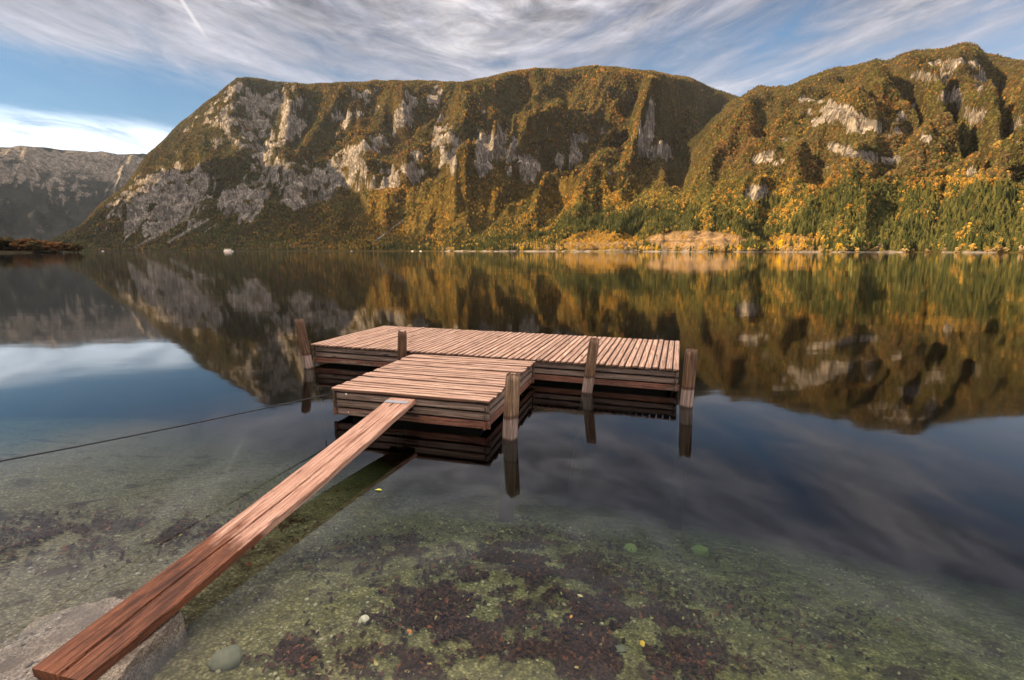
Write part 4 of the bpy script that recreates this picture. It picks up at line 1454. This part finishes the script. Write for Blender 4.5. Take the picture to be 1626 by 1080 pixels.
def hull_bm(l, w_, h, sheer=0.25):
    bm = bmesh.new()
    st_ = []
    for i in range(13):
        u = i / 12
        bw = w_ / 2 * (1 - max(0, (u - 0.55) / 0.45) ** 2.2) * (0.85 + 0.15 * min(1, u * 4))
        zt = h * (1 + sheer * max(0, u - 0.4) ** 2 * 3)
        bw = max(bw, 0.02)
        st_.append([bm.verts.new(p) for p in ((u * l - l / 2, -bw, zt), (u * l - l / 2, -bw * 0.75, -0.3), (u * l - l / 2, bw * 0.75, -0.3), (u * l - l / 2, bw, zt))])
    for a, b in zip(st_, st_[1:]):
        for j in range(4): bm.faces.new((a[j], a[(j + 1) % 4], b[(j + 1) % 4], b[j]))
    bm.faces.new(st_[0]); bm.faces.new(st_[-1][::-1])
    bmesh.ops.recalc_face_normals(bm, faces=bm.faces)
    return bm


a_ = float(az_el(363, 398)[0]); q_ = 1000
tb_ = tag(empty('tour_boat', (q_ * math.sin(a_), q_ * math.cos(a_), 0), R(8)), 'white passenger boat crossing the lake below the left cliffs', 'boat')
link('hull', bm_mesh('hull', hull_bm(15, 4.2, 1.7)), MAT['boat_white'], tb_)
bm = bmesh.new(); box(bm, -6, 3.6, -1.7, 1.7, 1.7, 4.1, 0.3, 0.15); link('cabin', bm_mesh('cabin', bm), MAT['boat_white'], tb_)
bm = bmesh.new(); box(bm, -6.6, 4.1, -2.0, 2.0, 4.103, 4.4, 0.1, 0.1); link('roof', bm_mesh('roof', bm), MAT['boat_white'], tb_)
for i in range(5):
    bm = bmesh.new(); box(bm, -5.2 + i * 1.7, -3.9 + i * 1.7, -1.72, -1.55, 2.5, 3.5); link('window', bm_mesh('window', bm), MAT['boat_glass'], tb_)
bm = bmesh.new(); box(bm, -7.0, 4.0, -2.16, -2.0, 0.55, 0.85); link('stripe', bm_mesh('stripe', bm), MAT['boat_red'], tb_)
SMALL = [(163, 'small white boat moored far left below the scree slopes'), (558, 'small white boat lying left of the pair below the dark shore wood'),
         (655, 'left one of two tiny white boats by the dark wooded shore'), (668, 'right one of two tiny white boats by the dark wooded shore')]
hm, cm_ = bm_mesh('hull', hull_bm(5.5, 2.0, 0.8)), None
bm = bmesh.new(); box(bm, -1.4, 1.2, -0.75, 0.75, 0.75, 1.9, 0.25, 0.1); cm_ = bm_mesh('cabin', bm)
for px_, lab in SMALL:
    a_ = float(az_el(px_, 397)[0]); q_ = float(shore_r(np.array(a_))) - 60
    if px_ < 200: q_ = 1300
    b_ = tag(empty('small_boat', (q_ * math.sin(a_), q_ * math.cos(a_), 0), random.uniform(-.4, .4)), lab, 'boat', 'small white boats near the far shore')
    link('hull', hm, MAT['boat_white'], b_); link('cabin', cm_, MAT['boat_white'], b_)

# ------------------------------------------------------------------ AIR
def haze_mat():
    m, nt, out = new_mat('thin_blue_haze')
    pv = N(nt, 'ShaderNodeVolumePrincipled')
    pv.inputs['Color'].default_value = (0.55, 0.74, 1.0, 1)
    pv.inputs['Density'].default_value = HAZE_DENSITY
    pv.inputs['Anisotropy'].default_value = 0.25
    L(nt, pv.outputs[0], out.inputs['Volume'])
    return m


HAZE_DENSITY = 0.000011
bm = bmesh.new(); box(bm, -8600, 8600, -3400, 8600, -40, 1900)
tag(link('haze', bm_mesh('haze', bm), haze_mat()), 'thin blue air over the lake', 'haze', kind='stuff')

# ------------------------------------------------------------------ WORLD
w = D.worlds.new('World')
SC.world = w
w.use_nodes = True
nt = w.node_tree
nt.nodes.clear()
out = N(nt, 'ShaderNodeOutputWorld')
bg = N(nt, 'ShaderNodeBackground')
SKY_STR = 0.055
sky = N(nt, 'ShaderNodeTexSky', sky_type='NISHITA', sun_disc=False, sun_elevation=SUN_EL, sun_rotation=SUN_AZ, air_density=1.0, dust_density=0.5, ozone_density=1.5)
tc = N(nt, 'ShaderNodeTexCoord')
d = vmath(nt, 'NORMALIZE', tc.outputs['Generated'])
sx = N(nt, 'ShaderNodeSeparateXYZ'); L(nt, d, sx.inputs[0])
zc = math_n(nt, 'MAXIMUM', sx.outputs[2], 0.0)
den = math_n(nt, 'ADD', zc, 0.45)
pl = N(nt, 'ShaderNodeCombineXYZ')
L(nt, math_n(nt, 'DIVIDE', sx.outputs[0], den), pl.inputs[0])
L(nt, math_n(nt, 'DIVIDE', sx.outputs[1], den), pl.inputs[1])
p = pl.outputs[0]
fan = math_n(nt, 'SUBTRACT', sx.outputs[2], math_n(nt, 'MULTIPLY', math_n(nt, 'SQRT', math_n(nt, 'MULTIPLY_ADD', sx.outputs[0], sx.outputs[0], 0.09)), 0.30))
fv = N(nt, 'ShaderNodeCombineXYZ')
L(nt, sx.outputs[0], fv.inputs[0]); L(nt, fan, fv.inputs[1]); L(nt, sx.outputs[1], fv.inputs[2])
p = fv.outputs[0]
st = noise(nt, mapping(nt, p, (2.2, 8.0, 1.5), (0, 0, 0), (3.4, 1.2, 0)), 1.0, 9, 0.62, 0.7)      # long cirrus streaks sweeping down to the middle
st2 = noise(nt, mapping(nt, p, (8.0, 30.0, 4), (0, 0, 0), (7.1, 0.2, 0)), 1.0, 8, 0.66, 0.9)
pf = noise(nt, mapping(nt, p, (3.0, 5.0, 3), (0, 0, 0), (1.3, 4.2, 0)), 1.0, 5, 0.55, 0.4)          # broad veil
hb_ = N(nt, 'ShaderNodeMapRange', interpolation_type='SMOOTHSTEP'); L(nt, sx.outputs[2], hb_.inputs[0]); hb_.inputs[1].default_value = 0.20; hb_.inputs[2].default_value = 0.31
lf_ = N(nt, 'ShaderNodeMapRange', interpolation_type='SMOOTHSTEP'); L(nt, sx.outputs[0], lf_.inputs[0]); lf_.inputs[1].default_value = 0.1; lf_.inputs[2].default_value = -0.35
cl = math_n(nt, 'ADD', math_n(nt, 'MULTIPLY', st, 0.55), math_n(nt, 'ADD', math_n(nt, 'MULTIPLY', st2, 0.25), math_n(nt, 'MULTIPLY', pf, 0.3)))
cl = math_n(nt, 'ADD', cl, math_n(nt, 'MULTIPLY', hb_.outputs[0], math_n(nt, 'MULTIPLY_ADD', lf_.outputs[0], 0.04, 0.04)))
lowc = math_n(nt, 'MULTIPLY', math_n(nt, 'SUBTRACT', 1.0, hb_.outputs[0]), math_n(nt, 'SUBTRACT', 1.0, lf_.outputs[0]))
cl = math_n(nt, 'ADD', cl, math_n(nt, 'MULTIPLY', lowc, 0.05))
hh_ = N(nt, 'ShaderNodeMapRange', interpolation_type='SMOOTHSTEP'); L(nt, sx.outputs[2], hh_.inputs[0]); hh_.inputs[1].default_value = 0.33; hh_.inputs[2].default_value = 0.46
cl = math_n(nt, 'ADD', cl, math_n(nt, 'MULTIPLY', hh_.outputs[0], 0.13))
cover = ramp(nt, cl, [(0.44, 0.0), (0.52, 0.5), (0.63, 1.0)])
# clearer blue window low on the left
azl = math_n(nt, 'ARCTAN2', sx.outputs[0], sx.outputs[1])
el = math_n(nt, 'ARCSINE', sx.outputs[2])
def band(nt, v, a, b, c, d_):
    up = N(nt, 'ShaderNodeMapRange', interpolation_type='SMOOTHSTEP'); L(nt, v, up.inputs[0]); up.inputs[1].default_value = a; up.inputs[2].default_value = b
    dn = N(nt, 'ShaderNodeMapRange', interpolation_type='SMOOTHSTEP'); L(nt, v, dn.inputs[0]); dn.inputs[1].default_value = c; dn.inputs[2].default_value = d_
    return math_n(nt, 'MULTIPLY', up.outputs[0], math_n(nt, 'SUBTRACT', 1.0, dn.outputs[0]))
elw = math_n(nt, 'ADD', el, math_n(nt, 'MULTIPLY', math_n(nt, 'SUBTRACT', st2, 0.5), 0.05))
win = math_n(nt, 'MULTIPLY', band(nt, azl, R(-75), R(-60), R(-32), R(-18)), band(nt, elw, R(9.5), R(11.5), R(14), R(16.5)))
cover = math_n(nt, 'MULTIPLY', cover, math_n(nt, 'SUBTRACT', 1.0, math_n(nt, 'MULTIPLY', win, 0.85)))
lowb = math_n(nt, 'MULTIPLY', band(nt, azl, R(-90), R(-70), R(-30), R(-22)), band(nt, elw, R(3), R(8), R(10), R(11.5)))
base = mixc(nt, 1.0, sky.outputs[0], (SKY_STR * 0.45, SKY_STR * 0.68, SKY_STR * 0.84), 'MULTIPLY')
veil = ramp(nt, st, [(0.32, (0.042, 0.050, 0.072)), (0.46, (0.076, 0.080, 0.102)), (0.57, (0.135, 0.131, 0.147)), (0.68, (0.235, 0.22, 0.22))])
hi = ramp(nt, st2, [(0.32, 0.5), (0.68, 1.4)])
ccol = mixc(nt, 1.0, veil, hi, 'MULTIPLY')
low = N(nt, 'ShaderNodeMapRange', interpolation_type='SMOOTHSTEP'); L(nt, el, low.inputs[0])
low.inputs[1].default_value = R(24); low.inputs[2].default_value = R(9)
ccol = mixc(nt, math_n(nt, 'MULTIPLY', low.outputs[0], 0.8), ccol, (0.235, 0.255, 0.305))
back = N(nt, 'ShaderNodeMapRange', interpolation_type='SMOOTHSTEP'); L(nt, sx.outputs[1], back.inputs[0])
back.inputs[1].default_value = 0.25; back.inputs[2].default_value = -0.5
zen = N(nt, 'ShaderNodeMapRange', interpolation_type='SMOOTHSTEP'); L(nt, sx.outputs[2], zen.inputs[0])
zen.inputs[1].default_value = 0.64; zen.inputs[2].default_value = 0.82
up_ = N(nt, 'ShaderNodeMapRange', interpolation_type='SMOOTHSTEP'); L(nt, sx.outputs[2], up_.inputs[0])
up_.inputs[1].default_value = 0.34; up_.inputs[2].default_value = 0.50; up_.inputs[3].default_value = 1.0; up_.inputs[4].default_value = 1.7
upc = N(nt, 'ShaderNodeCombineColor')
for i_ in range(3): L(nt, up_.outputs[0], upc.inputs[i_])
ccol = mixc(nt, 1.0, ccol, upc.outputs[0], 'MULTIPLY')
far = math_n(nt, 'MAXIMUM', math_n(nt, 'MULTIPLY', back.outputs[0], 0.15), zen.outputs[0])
ccol = mixc(nt, far, ccol, (1.14, 0.97, 0.85))  # bright sky overhead and behind, added out of view to fill the shaded dock
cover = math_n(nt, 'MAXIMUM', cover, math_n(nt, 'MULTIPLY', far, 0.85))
col = mixc(nt, cover, base, ccol)
lb = math_n(nt, 'MULTIPLY', lowb, math_n(nt, 'MULTIPLY', ramp(nt, st2, [(0.36, 0.12), (0.60, 1.0)]), ramp(nt, st, [(0.38, 0.35), (0.56, 1.0)])))
col = mixc(nt, lb, col, (0.44, 0.50, 0.56))
def dirn(x, y):
    a_, e_ = az_el(x, y)
    v_ = Vector((math.sin(a_), math.cos(a_), float(e_)))
    return v_.normalized()
d0, d1 = dirn(284, -6), dirn(331, 66)
cn = d0.cross(d1).normalized(); ct_ = (d1 - d0).normalized()
dist = math_n(nt, 'ABSOLUTE', vmath(nt, 'DOT_PRODUCT', d, cn[:]))
along = vmath(nt, 'DOT_PRODUCT', d, ct_[:])
line = N(nt, 'ShaderNodeMapRange', interpolation_type='SMOOTHSTEP'); L(nt, dist, line.inputs[0]); line.inputs[1].default_value = 0.0042; line.inputs[2].default_value = 0.0006
trail = math_n(nt, 'MULTIPLY', line.outputs[0], band(nt, along, d0.dot(ct_) - 0.25, d0.dot(ct_) - 0.1, d1.dot(ct_) - 0.03, d1.dot(ct_) + 0.005))
col = mixc(nt, math_n(nt, 'MULTIPLY', trail, 0.8), col, (0.29, 0.275, 0.275))
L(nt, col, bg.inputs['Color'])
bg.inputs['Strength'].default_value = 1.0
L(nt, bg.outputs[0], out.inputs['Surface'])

sun = D.lights.new('sun', 'SUN')
sun.energy = 5.0
sun.angle = R(0.53)
sun.color = (1.0, 0.71, 0.39)
so = D.objects.new('sun', sun)
COL.objects.link(so)
sd = Vector((SUN_H[0] * math.cos(SUN_EL), SUN_H[1] * math.cos(SUN_EL), math.sin(SUN_EL)))
so.rotation_euler = sd.to_track_quat('Z', 'Y').to_euler()
so.location = (0, 0, 60)

# ------------------------------------------------------------------ CAMERA
cam = D.cameras.new('camera')
cam.sensor_width = 36.0
cam.lens = 36.0 * F_PX / 1626
cam.clip_end = 20000
cam.clip_start = 0.05
co = D.objects.new('camera', cam)
COL.objects.link(co)
co.location = (0, 0, CAM_H)
co.rotation_euler = (math.pi / 2 - PITCH, 0, 0)
SC.camera = co
SC.view_settings.view_transform = 'Standard'
SC.view_settings.look = 'None'
SC.view_settings.exposure = 1.7
SC.view_settings.gamma = 1
SC.render.engine = 'CYCLES'
SC.cycles.use_denoising = True
SC.cycles.max_bounces = 8
SC.cycles.diffuse_bounces = 2
SC.cycles.glossy_bounces = 3
SC.cycles.transmission_bounces = 6
SC.cycles.transparent_max_bounces = 12
SC.cycles.volume_bounces = 0
SC.cycles.caustics_reflective = False
SC.cycles.caustics_refractive = False
